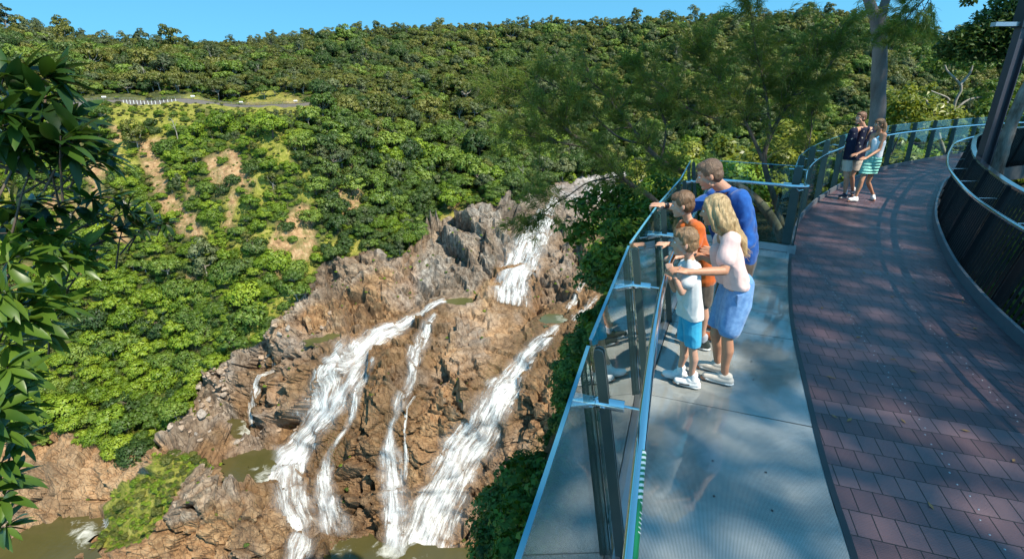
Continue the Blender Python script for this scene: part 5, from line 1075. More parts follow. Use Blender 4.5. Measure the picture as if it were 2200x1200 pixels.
for bi_, (x, y, r) in enumerate(((8.6, 5.2, 1.3), (9.2, 7.0, 1.3), (8.0, 3.2, 1.3), (10.6, 8.6, 1.4), (12.2, 10.4, 1.4), (10.9, 5.6, 1.6), (14.2, 11.6, 1.5), (7.0, 1.2, 1.3), (17, 12.4, 1.6), (13.6, 8.2, 1.7))):
    k = bi_ % 2; o = bpy.data.objects.new('near_bush', NEARK[k]); C.objects.link(o); o.location = (x, y, -2.1); o.rotation_euler = (0, 0, bi_*1.3); o.scale = (r, r, r*0.8)
    tag(o, 'dark shaded bush seen through the bars of the black balustrade', 'bush', 'bushes behind the barred balustrade')
# ---- unseen tree, crown shaped to shade the deck, plus an overhanging tree in view
def shade_tree():
    rng = np.random.default_rng(77); root = empty('tall_shade_tree', (24, -17, -1), 'tall unseen tree behind the viewer, its crown shaped to shade the deck', 'tree')
    n = 50000; tgt = np.stack([rng.uniform(-1, 22, n), rng.uniform(-3, 20, n), np.zeros(n)], 1)
    hgt = rng.uniform(19, 27, n); S = np.array(SUN); p = tgt+S*(hgt/S[2])[:, None]
    q = p-S*((p[:, 2]-0.95)/S[2])[:, None]      # where its shadow falls at waist height
    fam = ((q[:, 0]-1.62)/1.05)**2+((q[:, 1]-4.15)/1.35)**2 < 1
    cpl = (((q[:, 0]-7.4)/1.4)**2+((q[:, 1]-10.8)/1.4)**2 < 1) & (rng.random(n) < 0.95)
    P = p[~fam & ~cpl]; N = rng.normal(size=P.shape)*0.6+np.array([0, 0, 1.0]); N /= np.linalg.norm(N, axis=1, keepdims=True)  # gaps left in the unseen crown keep the family and couple sunlit
    V, Q = quads_from_frames(P, N, rng.uniform(0.11, 0.21, len(P)), 0.55, rng, 0.15); link('crown', np_mesh('crown', V, Q, False), root, LEAF['mid'])
    br = [tube(resample(np.array([[24, -17, -2], [23.8, -16.5, 8], [24, -16, 17]]), n=16), np.linspace(.55, .35, 16), 12)]
    for e in ((18, -12, 22), (30, -8, 23), (34, -14, 22), (22, -4, 23), (16, -5, 22), (28, 0, 23)):
        e = np.array(e, float); b_ = np.array([24, -16, 14.0]); br.append(tube(resample(catmull([b_, b_*0.5+e*0.5+np.array([0, 0, 1.5]), e], 6), n=14), np.linspace(.26, .06, 14), 8))
    V, Q = join(br); link('trunk', np_mesh('trunk', V, Q, True), root, BARK)
    root = empty('overhanging_tree', (16, 10, -1), 'dark-leaved tree overhanging the top right corner beside the steel pole', 'tree'); P = []
    for x, y, Y, r, m in ((2165, 30, 11, .5, 780), (2195, 15, 11, .5, 780), (2130, 55, 11, .45, 720), (2095, 78, 11, .4, 660), (2060, 92, 11, .35, 540), (2125, 92, 11, .45, 720), (2165, 75, 11, .5, 780), (2195, 60, 11, .45, 720), (2085, 108, 11, .3, 480), (2150, 110, 11, .35, 480), (2035, 105, 11.3, .25, 330), (2190, 100, 11, .35, 480), (2215, 40, 11, .6, 780), (2080, 5, 10, .12, 60), (2260, 10, 11.5, .9, 900), (2300, -60, 11.5, 1.2, 1200)):
        d = rng.normal(size=(m, 3)); d /= np.linalg.norm(d, axis=1, keepdims=True); P.append(A3(x, y, Y)+d*r*rng.random((m, 1))**0.4*np.array([1, 1, .75]))
    P = np.concatenate(P); N = rng.normal(size=P.shape)*0.6+np.array([0, 0, 1.0]); N /= np.linalg.norm(N, axis=1, keepdims=True)
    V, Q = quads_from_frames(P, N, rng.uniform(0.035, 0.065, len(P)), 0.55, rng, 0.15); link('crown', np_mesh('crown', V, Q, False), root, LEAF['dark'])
    br = [tube(resample(catmull([(16, 10, -2), (15.8, 10.2, 2.5), A3(2420, -80, 11), A3(2300, -40, 11), A3(2220, 30, 11), A3(2150, 70, 11), A3(2060, 100, 11)], 6), n=40), np.concatenate([np.linspace(.26, .10, 14), np.linspace(.09, .008, 26)]), 8)]
    V, Q = join(br); link('trunk', np_mesh('trunk', V, Q, True), root, BARK)
shade_tree()
# ---- large-leaved branches close by on the left
def leaf_blades(cen, dirs, ups, L, W, curve, nseg=6):
    """curved pointed blades with a folded midrib"""
    n = len(cen); s = np.linspace(0, 1, nseg+1); wd = np.sin(np.pi*np.clip(s*0.94+0.05, 0, 1))**0.8*(1-0.25*s); wd[0] = 0.06; wd[-1] = 0.02
    d = dirs/np.linalg.norm(dirs, axis=1, keepdims=True); sd = np.cross(d, ups); sd /= np.linalg.norm(sd, axis=1, keepdims=True)+1e-9; up = np.cross(sd, d)
    V = np.zeros((n, nseg+1, 3, 3))
    for k in range(nseg+1):
        c = cen+d*(L*s[k])[:, None]-up*(curve*L*s[k]**2)[:, None]
        V[:, k, 0] = c-sd*(W*wd[k])[:, None]+up*(W*wd[k]*0.30)[:, None]; V[:, k, 1] = c; V[:, k, 2] = c+sd*(W*wd[k])[:, None]+up*(W*wd[k]*0.30)[:, None]
    b = (np.arange(n)*(nseg+1)*3)[:, None, None]; k = np.arange(nseg)[None, :, None]*3; q = np.array([[0, 1, 4, 3], [1, 2, 5, 4]])
    Q = (b[..., None]+k[..., None]+q[None, None]).reshape(-1, 4); return V.reshape(-1, 3), Q
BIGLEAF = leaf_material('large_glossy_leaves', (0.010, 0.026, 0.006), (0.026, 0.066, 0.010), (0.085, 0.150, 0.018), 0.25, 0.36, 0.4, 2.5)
BIGLEAF2 = leaf_material('large_leaves_painted_sunlit', (0.035, 0.075, 0.010), (0.085, 0.155, 0.018), (0.19, 0.26, 0.04), 0.30, 0.36, 0.4, 2.5)  # same large leaves in lighter greens: sunlight put into the colour
def branch_tree(name, label, whorls, limbs, mat, base, seed, Lr=(0.13, 0.20)):
    rng = np.random.default_rng(seed); root = empty(name, base, label, 'tree'); parts = []; bp = []
    for x, y, Y, sc in whorls:
        c = A3(x, y, Y); m = rng.integers(8, 13); ax = np.array([rng.uniform(0.2, 0.9), rng.normal()*0.35, rng.uniform(-0.15, 0.75)]); ax /= np.linalg.norm(ax)
        t = np.cross(ax, rng.normal(size=3)); t /= np.linalg.norm(t); b = np.cross(ax, t); th = np.arange(m)*2.4+rng.random()*6
        op = rng.uniform(0.55, 1.25, m); D = ax[None]*np.cos(op)[:, None]+(t[None]*np.cos(th)[:, None]+b[None]*np.sin(th)[:, None])*np.sin(op)[:, None]; D[:, 2] -= 0.14
        L = rng.uniform(*Lr, m)*sc; cc = c-ax[None]*(rng.random(m)*0.05)[:, None]; up = np.array([0, 0, 1.0])+rng.normal(size=(m, 3))*0.3
        parts.append(leaf_blades(cc, D, up, L, L*rng.uniform(0.15, 0.20, m), rng.uniform(0.10, 0.45, m)))
        bp.append(tube(np.array([c-ax*0.30+np.array([0, 0, -0.05]), c-ax*0.12, c+ax*0.02]), [0.006, 0.0045, 0.003], 5))
    V, Q = join(parts); link('foliage', np_mesh('foliage', V, Q, True), root, mat)
    for p, r0, r1 in limbs: P = resample(catmull([A3(*q) for q in p], 6), n=20); bp.append(tube(P, np.linspace(r0, r1, 20), 7))
    V, Q = join(bp); link('branch', np_mesh('branch', V, Q, True), root, BARK)
    return root
rb = np.random.default_rng(12)
W1 = [(60, 150, 2.6, 1.0), (110, 165, 2.6, 1.1), (90, 210, 2.5, 1.1), (30, 200, 2.5, 1.1), (50, 260, 2.4, 1.1), (100, 255, 2.5, 1.0), (140, 280, 2.6, 1.1), (165, 250, 2.7, 1.0), (190, 300, 2.8, 1.0), (215, 330, 2.8, .9), (240, 340, 2.9, .8), (150, 330, 2.6, 1.0), (100, 320, 2.5, 1.1), (180, 355, 2.7, .9), (45, 320, 2.4, 1.0), (10, 280, 2.4, 1.1), (70, 360, 2.5, .9), (130, 300, 2.4, 1.0), (10, 160, 2.5, 1.0), (170, 290, 2.5, .9), (5, 240, 2.3, 1.0), (75, 295, 2.45, 1.0)]
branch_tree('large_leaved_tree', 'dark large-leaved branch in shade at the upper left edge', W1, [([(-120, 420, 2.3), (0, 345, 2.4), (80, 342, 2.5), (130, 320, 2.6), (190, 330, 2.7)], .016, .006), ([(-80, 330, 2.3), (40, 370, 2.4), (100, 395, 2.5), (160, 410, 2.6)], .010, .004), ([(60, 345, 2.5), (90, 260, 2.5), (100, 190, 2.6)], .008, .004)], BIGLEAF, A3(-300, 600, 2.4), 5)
W2 = [(30, 440, 2.7, .95), (80, 430, 2.8, 1.0), (130, 445, 2.9, .9), (170, 440, 3.0, .8), (60, 470, 2.7, .9), (10, 480, 2.6, 1.0), (215, 455, 3.1, .75), (200, 425, 3.0, .75), (255, 425, 3.2, .7), (290, 460, 3.3, .7), (330, 470, 3.4, .7), (355, 480, 3.4, .6), (310, 490, 3.3, .65), (265, 485, 3.2, .7), (230, 500, 3.1, .8), (275, 445, 3.2, .65)]
branch_tree('large_leaved_tree', 'leafy branch reaching furthest right over the green slope at the left', W2, [([(-100, 560, 2.7), (60, 545, 2.8), (190, 480, 3.0), (255, 440, 3.2)], .012, .004), ([(120, 560, 2.9), (230, 515, 3.1), (300, 505, 3.3), (350, 482, 3.4)], .010, .003)], BIGLEAF, A3(-300, 700, 2.8), 6)
W3 = [(40, 500, 2.5, 1.0), (90, 500, 2.6, 1.0), (130, 520, 2.7, 1.0), (60, 540, 2.5, 1.1), (110, 550, 2.6, 1.0), (160, 560, 2.7, .9), (180, 530, 2.8, .85), (20, 560, 2.4, 1.1), (200, 560, 2.8, .8), (40, 655, 2.4, 1.2), (90, 640, 2.5, 1.1), (130, 650, 2.6, 1.0), (20, 690, 2.3, 1.1), (80, 690, 2.4, 1.1), (110, 720, 2.5, .9), (30, 740, 2.3, 1.1), (0, 630, 2.3, 1.1)]
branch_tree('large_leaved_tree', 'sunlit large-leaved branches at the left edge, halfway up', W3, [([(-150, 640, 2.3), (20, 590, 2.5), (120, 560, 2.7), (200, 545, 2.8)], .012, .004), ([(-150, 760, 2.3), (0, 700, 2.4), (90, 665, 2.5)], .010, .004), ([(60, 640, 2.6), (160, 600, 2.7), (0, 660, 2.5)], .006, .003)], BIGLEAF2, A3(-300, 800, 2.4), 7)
W4 = [(15, 790, 2.1, 1.0), (50, 810, 2.2, .9), (10, 850, 2.1, 1.0), (45, 870, 2.15, .9), (10, 920, 2.0, 1.0), (40, 940, 2.1, .85), (5, 990, 2.0, .95), (25, 1020, 2.0, .9), (5, 1070, 1.95, .9), (15, 1130, 1.95, .8), (-10, 880, 2.0, 1.1), (-10, 1040, 1.95, 1.0)]
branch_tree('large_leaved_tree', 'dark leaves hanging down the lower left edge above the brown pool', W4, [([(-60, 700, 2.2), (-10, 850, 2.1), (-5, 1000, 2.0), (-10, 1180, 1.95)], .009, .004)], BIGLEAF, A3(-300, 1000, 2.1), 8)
# ================================================================== PEOPLE
def capsule(a, b, ra, rb, sides=14):
    a = np.asarray(a, float); b = np.asarray(b, float); d = b-a; L = np.linalg.norm(d)
    if L < 1e-5: d = np.array([0, 0, 1e-4]); L = 1e-4; b = a+d
    d = d/L; up = np.array([0.2, 0.3, 0.93]) if abs(d[2]) < 0.9 else np.array([1, 0.1, 0]); s = np.cross(d, up); s /= np.linalg.norm(s); t = np.cross(s, d)
    rows = []; 
    for th in np.linspace(-math.pi/2+0.05, 0, 5): rows.append((ra*math.sin(th), ra*math.cos(th)))
    for f in np.linspace(0, 1, 6)[1:-1]: rows.append((L*f, ra+(rb-ra)*f))
    for th in np.linspace(0, math.pi/2-0.05, 5): rows.append((L+rb*math.sin(th), rb*math.cos(th)))
    A = np.linspace(0, 2*math.pi, sides, endpoint=False); V = np.array([a+d*z+(s*math.cos(x)+t*math.sin(x))*r for z, r in rows for x in A])
    n = len(rows); i = np.arange(n-1)[:, None]*sides+np.arange(sides)[None]; j = np.arange(n-1)[:, None]*sides+(np.arange(sides)[None]+1) % sides
    Q = [tuple(q) for q in np.stack([i, j, j+sides, i+sides], -1).reshape(-1, 4)]; Q.append(tuple(range(sides))[::-1]); Q.append(tuple(range((n-1)*sides, n*sides)))
    return V, Q
def ellipsoid(c, ax, ay, az):
    c = np.asarray(c, float); th = np.linspace(0.06, math.pi-0.06, 13); ph = np.linspace(0, 2*math.pi, 18, endpoint=False)
    V = np.array([c+np.asarray(ax)*math.sin(t)*math.cos(p)+np.asarray(ay)*math.sin(t)*math.sin(p)+np.asarray(az)*math.cos(t) for t in th for p in ph])
    i = np.arange(12)[:, None]*18+np.arange(18)[None]; j = np.arange(12)[:, None]*18+(np.arange(18)[None]+1) % 18
    Q = [tuple(q) for q in np.stack([i, j, j+18, i+18], -1).reshape(-1, 4)]; Q.append(tuple(range(18))[::-1]); Q.append(tuple(range(12*18, 13*18))); return V, Q
def chain(pts, sides=14):
    return [capsule(pts[i][0], pts[i+1][0], pts[i][1], pts[i+1][1], sides) for i in range(len(pts)-1)]
def fuse(name, prims, voxel, smooth, mat, parent, fold=0.0, fscale=9.0, fstretch=(1, 1, 1), seed=0, cut=None):
    bm = bmesh.new()
    for V, Q in prims:
        vs = [bm.verts.new(v) for v in V]
        fs = [bm.faces.new([vs[i] for i in q]) for q in Q]
        bmesh.ops.recalc_face_normals(bm, faces=fs)
    me = bpy.data.meshes.new(name+'_raw'); bm.to_mesh(me); bm.free(); o = bpy.data.objects.new(name+'_raw', me); C.objects.link(o)
    r = o.modifiers.new('r', 'REMESH'); r.mode = 'VOXEL'; r.voxel_size = voxel
    if smooth: s = o.modifiers.new('s', 'SMOOTH'); s.factor = 0.5; s.iterations = smooth
    dg = bpy.context.evaluated_depsgraph_get(); m2 = bpy.data.meshes.new_from_object(o.evaluated_get(dg)); bpy.data.objects.remove(o)
    if cut is not None:
        bm = bmesh.new(); bm.from_mesh(m2)
        for co_, no_ in (cut if isinstance(cut, list) else [((0, 0, cut), (0, 0, -1))]):
            g_ = bmesh.ops.bisect_plane(bm, geom=bm.verts[:]+bm.edges[:]+bm.faces[:], plane_co=co_, plane_no=no_, clear_outer=True); bmesh.ops.holes_fill(bm, edges=[e for e in bm.edges if e.is_boundary], sides=0)
        bm.to_mesh(m2); bm.free()
    n = len(m2.vertices); m2.polygons.foreach_set('use_smooth', np.ones(len(m2.polygons), bool))
    if fold and n:
        co = np.zeros(n*3, np.float32); m2.vertices.foreach_get('co', co); no = np.zeros(n*3, np.float32); m2.vertices.foreach_get('normal', no); co = co.reshape(-1, 3).astype(float); no = no.reshape(-1, 3)
        q = co*fscale*np.array(fstretch); q = q+0.6*np.stack([vnoise(q*0.6, seed+1), vnoise(q*0.6, seed+2), vnoise(q*0.6, seed+3)], -1)
        f = (1-np.abs(vnoise(q, seed+5)))**2-0.4+0.4*vnoise(q*2.1, seed+6); co = co+no*(fold*f)[:, None]; m2.vertices.foreach_set('co', co.astype(np.float32).ravel())
    m2.name = name; m2.materials.clear(); return link(name, m2, parent, mat)
def unit(v): v = np.asarray(v, float); return v/np.linalg.norm(v)
def skin_material(name, c):
    t = NT(name); p = t.obj(); n = t.noise(p, 14, 5, 0.6); n2 = t.noise(p, 180, 2)
    col = t.mix(n, tuple(x*0.86 for x in c), (min(1, c[0]*1.10), c[1]*1.03, c[2]*1.0)); b = t.n('ShaderNodeBsdfPrincipled'); t.l(col, b.inputs['Base Color']); b.inputs['Roughness'].default_value = 0.48
    b.inputs['Subsurface Weight'].default_value = 0.15; b.inputs['Subsurface Radius'].default_value = (0.012, 0.005, 0.003); b.inputs['Specular IOR Level'].default_value = 0.35; t.l(t.bump(n2, 0.12, 0.002), b.inputs['Normal']); return t.done(b.outputs[0])
SKIN1 = skin_material('fair_skin', (0.50, 0.275, 0.185)); SKIN2 = skin_material('tanned_skin', (0.46, 0.235, 0.145)); SKIN3 = skin_material('child_skin', (0.54, 0.315, 0.225))
def cloth(name, c1, c2, sc=18, fine=900, rough=0.85, spec=0.2):
    t = NT(name); p = t.obj(); n = t.noise(p, sc, 5, 0.65); w_ = t.noise(p, fine, 2); h = t.math('ADD', n, t.math('MULTIPLY', w_, 0.15))
    return t.done(t.bsdf(t.mix(t.ramp(n, [(0.3, 0.0), (0.7, 1.0)]), c1, c2), rough, 0, spec, t.bump(h, 0.25, 0.01), 0, 0.25))
def hair_material(name, c1, c2, stretch=(1, 1, 0.12), sc=55):
    t = NT(name); p = t.obj(); n = t.noise(t.scale(p, stretch), sc, 5, 0.7, 0.6); n2 = t.noise(p, 9, 3)
    f = t.math('ADD', t.math('MULTIPLY', n, 0.75), t.math('MULTIPLY', n2, 0.35)); return t.done(t.bsdf(t.ramp(f, [(0.36, c1), (0.72, c2)]), 0.42, 0, 0.45, t.bump(n, 0.8, 0.012)))
EYEW = plain('eye_white', (0.75, 0.73, 0.70), 0.2); EYED = plain('iris', (0.03, 0.025, 0.02), 0.1); LIP = plain('lip', (0.42, 0.16, 0.13), 0.45); BROW = plain('brow_hair', (0.10, 0.06, 0.035), 0.8)
def head_prims(c, f, u, s=1.0, sharp=1.0):
    f = unit(f); u = unit(np.asarray(u, float)-f*np.dot(u, f)); r = np.cross(f, u)      # r: to the person's right
    P = lambda a, b, d: np.asarray(c, float)+(f*a+u*b+r*d)*s
    pr = [ellipsoid(P(-0.012, 0.022, 0), r*0.073*s, f*0.093*s, u*0.090*s), ellipsoid(P(0.022, -0.036, 0), r*0.057*s, f*0.066*s, u*0.078*s), capsule(P(0.062, -0.095, -0.012), P(0.062, -0.095, 0.012), .022*s, .022*s),
          capsule(P(0.080, 0.005, 0), P(0.101, -0.028, 0), .010*s, .0135*s), capsule(P(0.092, -0.032, -.009), P(0.092, -0.032, .009), .010*s, .010*s),
          capsule(P(0.064, 0.028, -.030), P(0.064, 0.028, .030), .020*s, .020*s), capsule(P(0.072, -0.064, -.016), P(0.072, -0.064, .016), .0135*s, .0135*s)]
    for k in (-1, 1): pr += [capsule(P(0.045, -0.028, k*.034), P(0.02, -0.06, k*.046), .024*s, .020*s), ellipsoid(P(-0.012, -0.015, k*.073), r*0.010*s, f*0.019*s, u*0.031*s), capsule(P(0.0, -0.085, k*.04), P(0.05, -0.097, k*.016), .018*s, .018*s)]
    return pr, P, f, u, r
def hand_prims(w, d, n, s=1.0, curl=0.5, point=False, side=1):
    """palm from the wrist w along d, palm facing n; thumb on the side given"""
    d = unit(d); n = unit(np.asarray(n, float)-d*np.dot(n, d)); t = np.cross(d, n)*side; w = np.asarray(w, float); pr = []
    pl = w+d*0.048*s; pr.append(ellipsoid(pl, t*0.040*s, d*0.052*s, n*0.015*s)); pr.append(capsule(w-d*0.01*s, w+d*0.03*s, 0.026*s, 0.025*s))
    for k, (o, L) in enumerate(((0.029, 0.070), (0.010, 0.080), (-0.010, 0.074), (-0.028, 0.058))):
        b = w+d*0.088*s+t*o*s; cu = curl*(0.9+0.12*k); dd = d
        if point and k == 0: cu = 0.06
        elif point: cu = 1.25
        pts = [(b-d*0.03*s, 0.0092*s)]; q = b
        for j, fr in enumerate((0.44, 0.31, 0.25)):
            a = cu*(j+0.6)*0.62; dv = unit(d*math.cos(a)+n*math.sin(a)+t*o*1.2); q2 = q+dv*L*fr*s; pts.append((q, (0.0092-0.0007*j)*s)); q = q2
        pts.append((q, 0.0068*s)); pr += chain(pts, 10)
    b = w+d*0.026*s+t*0.026*s; m = b+(d*0.030+t*0.026+n*0.006)*s; e = m+(d*0.030+t*0.006+n*0.012*(1+curl))*s; pr += chain([(b, .0125*s), (m, .0105*s), (e, .0080*s)], 10)
    return pr
def person(label, base, head, hf, hu, hs, neck, shl, arms, hips, legs, skin, build=1.0, torso_pts=None):
    root = empty('person', base, label, 'person'); hp, P, f, u, r = head_prims(head, hf, hu, hs); pr = list(hp)
    pr += chain([(P(-0.02, -0.06, 0), .050*hs*build), (neck, .055*hs*build)]); 
    mid = (np.asarray(hips[0])+np.asarray(hips[1]))/2
    for k in (0, 1):
        pr += chain([(neck, .05*build), (shl[k], .055*build)]); pr += chain([(np.asarray(shl[k])*0.8+np.asarray(neck)*0.2, .07*build), (np.asarray(shl[k])*.4+np.asarray(hips[k])*.6, .08*build), (hips[k], .09*build)])
        s, e, w_, hd, n, kw = arms[k]; pr += chain([(s, .050*build), (np.asarray(s)*.5+np.asarray(e)*.5, .043*build), (e, .036*build), (np.asarray(e)*.7+np.asarray(w_)*.3, .038*build), (w_, .024*build)])
        pr += hand_prims(w_, hd, n, hs*0.98 if build > .8 else hs*0.86, **kw)
        h, kn, an, toe = legs[k]; h, kn, an, toe = map(lambda v: np.asarray(v, float), (h, kn, an, toe)); back = unit(np.cross(np.cross(kn-h, toe-an), kn-h)+1e-9)
        pr += chain([(h, .082*build), (h*.45+kn*.55, .066*build), (kn, .049*build), (kn*.68+an*.32-unit((toe-an)*[1, 1, 0])*0.012, .052*build), (kn*.35+an*.65, .038*build), (an, .031*build), (an-np.array([0, 0, .03]), .033*build)]); pr += chain([(an-np.array([0, 0, .035]), .034*build), (toe*np.array([1, 1, 0])+np.array([0, 0, .03]), .026*build)])
    body = fuse('body', pr, 0.0062, 4, skin, root)
    for k in (-1, 1):
        e = P(0.073, 0.004, k*.029); ey = mb('eye', [ellipsoid_np(e, r*.0125*hs, f*.010*hs, u*.0075*hs)], EYEW, root, True); mb('iris', [ellipsoid_np(e+f*.006*hs, r*.0055*hs, f*.0055*hs, u*.0055*hs)], EYED, ey, True)
        mb('eyebrow', [tube([P(0.082, 0.030, k*.012), P(0.083, 0.035, k*.030), P(0.070, 0.031, k*.048)], np.array([.0045, .0045, .002])*hs, 6)], BROW, root, True)
    mb('mouth', [tube([P(0.075, -0.065, -.022), P(0.0865, -0.064, 0), P(0.075, -0.065, .022)], np.array([.002, .005, .002])*hs, 6)], LIP, root, True)
    return root, P, f, u, r
def ellipsoid_np(c, ax, ay, az):
    V, Q = ellipsoid(c, ax, ay, az); return V, np.array(Q[:-2])
def shoe(root, an, toe, mat, sole, name='shoe', s=1.0, sock=None, lace=None):
    an = np.asarray(an, float); toe = np.asarray(toe, float); d = unit((toe-an)*np.array([1, 1, 0])); z = np.array([0, 0, 1.0]); g = np.array([an[0], an[1], min(an[2]-0.075*s, toe[2])]); L = np.linalg.norm((toe-an)[:2])
    G = lambda a, h: g+d*a*s+z*h*s
    lift = (toe[2]-g[2])
    pr = chain([(G(-0.045, .040), .036*s), (G(0.03, .042), .040*s), (G(0.5*L/s, .038)+z*lift*.6, .038*s), (G(L/s-0.02, .032)+z*lift, .030*s)]); pr += chain([(G(-0.03, .075), .036*s), (G(0.02, .075), .038*s)])
    o = fuse(name, pr, 0.006*s, 3, mat, root); sd = np.cross(d, z)
    a = G(-0.055, .014); b = G(L/s, .014)+z*lift; so = fuse('sole', [ellipsoid(G(-0.03, .016), d*.055*s, sd*.038*s, z*.016*s)]+[capsule(G(-0.045, .015)+sd*k*.016*s, G(L/s-0.03, .015)+z*lift+sd*k*.016*s, .017*s, .017*s) for k in (-1, 0, 1)], 0.006*s, 3, sole, o)
    if lace is not None: mb('lace', [tube([G(x, .082-0.30*(x-.02))+sd*.022*s, G(x+.004, .089-0.30*(x-.02)), G(x, .082-0.30*(x-.02))-sd*.022*s], [.0035*s]*3, 6) for x in (.045, .065, .085, .105)], lace, o, True)
    if sock is not None: fuse('sock', chain([(G(-0.005, .09), .038*s), (G(-0.008, .135), .038*s)]), 0.006, 2, sock, root)
    return o
WHITE = cloth('white_canvas', (0.70, 0.70, 0.70), (0.80, 0.80, 0.79), 30); SOLE = plain('white_rubber', (0.74, 0.74, 0.72), 0.5); CREAM = cloth('cream_canvas', (0.56, 0.50, 0.43), (0.66, 0.60, 0.53), 30)
A = A3
def dn(p, z): q = np.array(p, float); q[2] = z; return q
# ---- woman in the pink top
def woman():
    f = unit((-0.88, 0.42, -0.22)); w = unit((-0.9, 0.43, 0))
    head = A(1535, 450, 3.74); neck = A(1566, 497, 3.76); sN, sF = A(1569, 522, 3.60), A(1552, 516, 3.93)
    hN, hF = A(1588, 632, 3.67), A(1572, 622, 3.85); aN, aF = dn(A(1557, 803, 3.64), .085), dn(A(1541, 790, 3.83), .085); kN, kF = A(1562, 724, 3.62), A(1537, 716, 3.80)
    arms = [(sN, A(1556, 582, 3.50), A(1479, 584, 3.46), A(1450, 578, 3.46)-A(1479, 584, 3.46), (0.1, 0.25, -1), dict(curl=.75, side=-1)), (sF, A(1535, 562, 4.02), A(1512, 553, 4.10), A(1490, 547, 4.15)-A(1512, 553, 4.10), (0.2, 0.8, -.5), dict(curl=.5, side=1))]
    tN, tF = dn(aN+w*.165, .02), dn(aF+w*.165, .02)
    root, P, f, u, r = person('woman in a pale pink top and denim skirt leaning on the handrail', (aN[0], aN[1], 0), head, f, (-0.25, 0.1, 1), 1.0, neck, (sN, sF), arms, (hN, hF), ((hN, kN, aN, tN), (hF, kF, aF, tF)), SKIN2, 0.93)
    c = (hN+hF)/2; n_ = neck; top = []
    for s, h, k in ((sN, hN, 0), (sF, hF, 1)):
        top += chain([(s*0.86+n_*0.14+w*.0, .072), (s*.55+h*.45+w*.005, .088), (s*.16+h*.84, .098), (h*0.92+s*.08+w*.01, .104)])
    ch = (sN+sF)/2; top += chain([(ch*0.8+c*0.2+w*.075, .060), (ch*0.55+c*.45+w*.065, .070), (ch*.15+c*.85+w*.035, .085)]); top += chain([(n_*.55+sN*.45, .055), (n_*.55+sF*.45, .055)])
    eN = A(1556, 582, 3.50); top += chain([(sN, .070), (sN*.42+eN*.58, .066)]); eF = A(1535, 562, 4.02); top += chain([(sF, .068), (sF*.42+eF*.58, .064)])
    fuse('top', top, 0.0075, 5, cloth('pale_pink_cotton', (0.66, 0.45, 0.42), (0.76, 0.55, 0.52)), root, 0.014, 8, (1, 1, .6), 3, cut=float(A(1575, 622, 3.60)[2]))
    sk = []; 
    for h, k, x in ((hN, kN, 0), (hF, kF, 1)): sk += chain([(h+np.array([0, 0, .085]), .098), (h*.8+k*.2, .112), (h*.42+k*.58+np.array([0, 0, .0]), .100), (h*.22+k*.78, .094)])
    sk += chain([(c+w*.02, .10), (c*.3+(kN+kF)/2*.7, .085)])
    DEN = cloth('washed_denim', (0.085, 0.20, 0.43), (0.19, 0.36, 0.62), 22, 1500, .8); so_ = fuse('skirt', sk, 0.0075, 5, DEN, root, 0.007, 8, (1, 1, .5), 9, cut=float(A(1555, 716, 3.65)[2]))
    pk = A(1592, 645, float(hN[1])-0.092); fuse('back_pocket', [box_q(pk, (0.088, .03, 0.0), (-.006, .022, 0), (-0.012, -.01, .105))], 0.005, 2, cloth('denim_pocket', (0.07, 0.16, 0.36), (0.15, 0.29, 0.53), 30), so_)
    for a, t in ((aN, tN), (aF, tF)): shoe(root, a, t, CREAM, SOLE, 'shoe', 1.0, None, plain('cream_lace', (0.62, 0.58, 0.52), .8))
    H = hair_material('blonde_hair', (0.17, 0.095, 0.035), (0.60, 0.43, 0.22), (1, 1, .16), 60)
    hp = [ellipsoid(P(-0.020, 0.030, 0), r*.085, f*.098, u*.092)]
    for k, fb in ((-1, -.02), (1, -.02), (-.8, -.055), (.8, -.055), (-.4, -.085), (.4, -.085), (0, -.095)):
        b = P(fb, 0.01, k*.074); m = P(fb-.030, -.10, k*.086); e = n_+np.array([.02, -.01, -.03])+r*k*.07-f*.045; e2 = n_+np.array([0.125, -0.055, -.150])+r*k*.05
        hp += chain([(b, .026), (m, .032), (e, .034), ((e+e2)/2+np.array([.01, 0, .02]), .030), (e2, .018)], 10)
    for k in (-1, 1): hp += chain([(P(.045, .075, k*.035), .022), (P(.030, .02, k*.074), .020), (P(.018, -.06, k*.080), .022), (P(0, -.13, k*.085), .024), (n_+r*k*.09+f*.03, .018)], 10)
    fuse('hair', hp, 0.006, 3, H, root, 0.003, 40, (1, 1, .05), 14)
    rs = np.random.default_rng(9); stn = []
    for q_ in range(70):
        k = rs.uniform(-1, 1); b = P(-.02-.06*rs.random(), .10, k*.05); m1 = P(-.06+.04*rs.random(), .0, k*.092); e = n_+np.array([.03, -.03, -.06])+r*k*.085-f*.03; e2 = n_+np.array([.13, -.07, -.16])+r*k*.06+rs.normal(size=3)*.022
        stn.append(tube(resample(catmull([b, m1, e, e2], 5), n=12), np.linspace(.0024, .0010, 12), 4))
    V_, Q_ = join(stn); link('loose_strand', np_mesh('loose_strand', V_, Q_, True), root, hair_material('pale_blonde_strands', (0.30, 0.19, 0.08), (0.60, 0.44, 0.24)))
    mb('ring', [tube([A(1460, 576, 3.44)+np.array([.006*math.cos(t_), .0, .006*math.sin(t_)]) for t_ in np.linspace(0, 6.28, 9)], [.0018]*9, 5)], STEEL, root, True)
def box_q(c, a, b, d):
    V, Q = box(c, a, b, d); return V, [tuple(q) for q in Q]
woman()
BOYHAIR = hair_material('light_brown_hair', (0.085, 0.045, 0.020), (0.34, 0.20, 0.10), (1, 1, .4), 60)
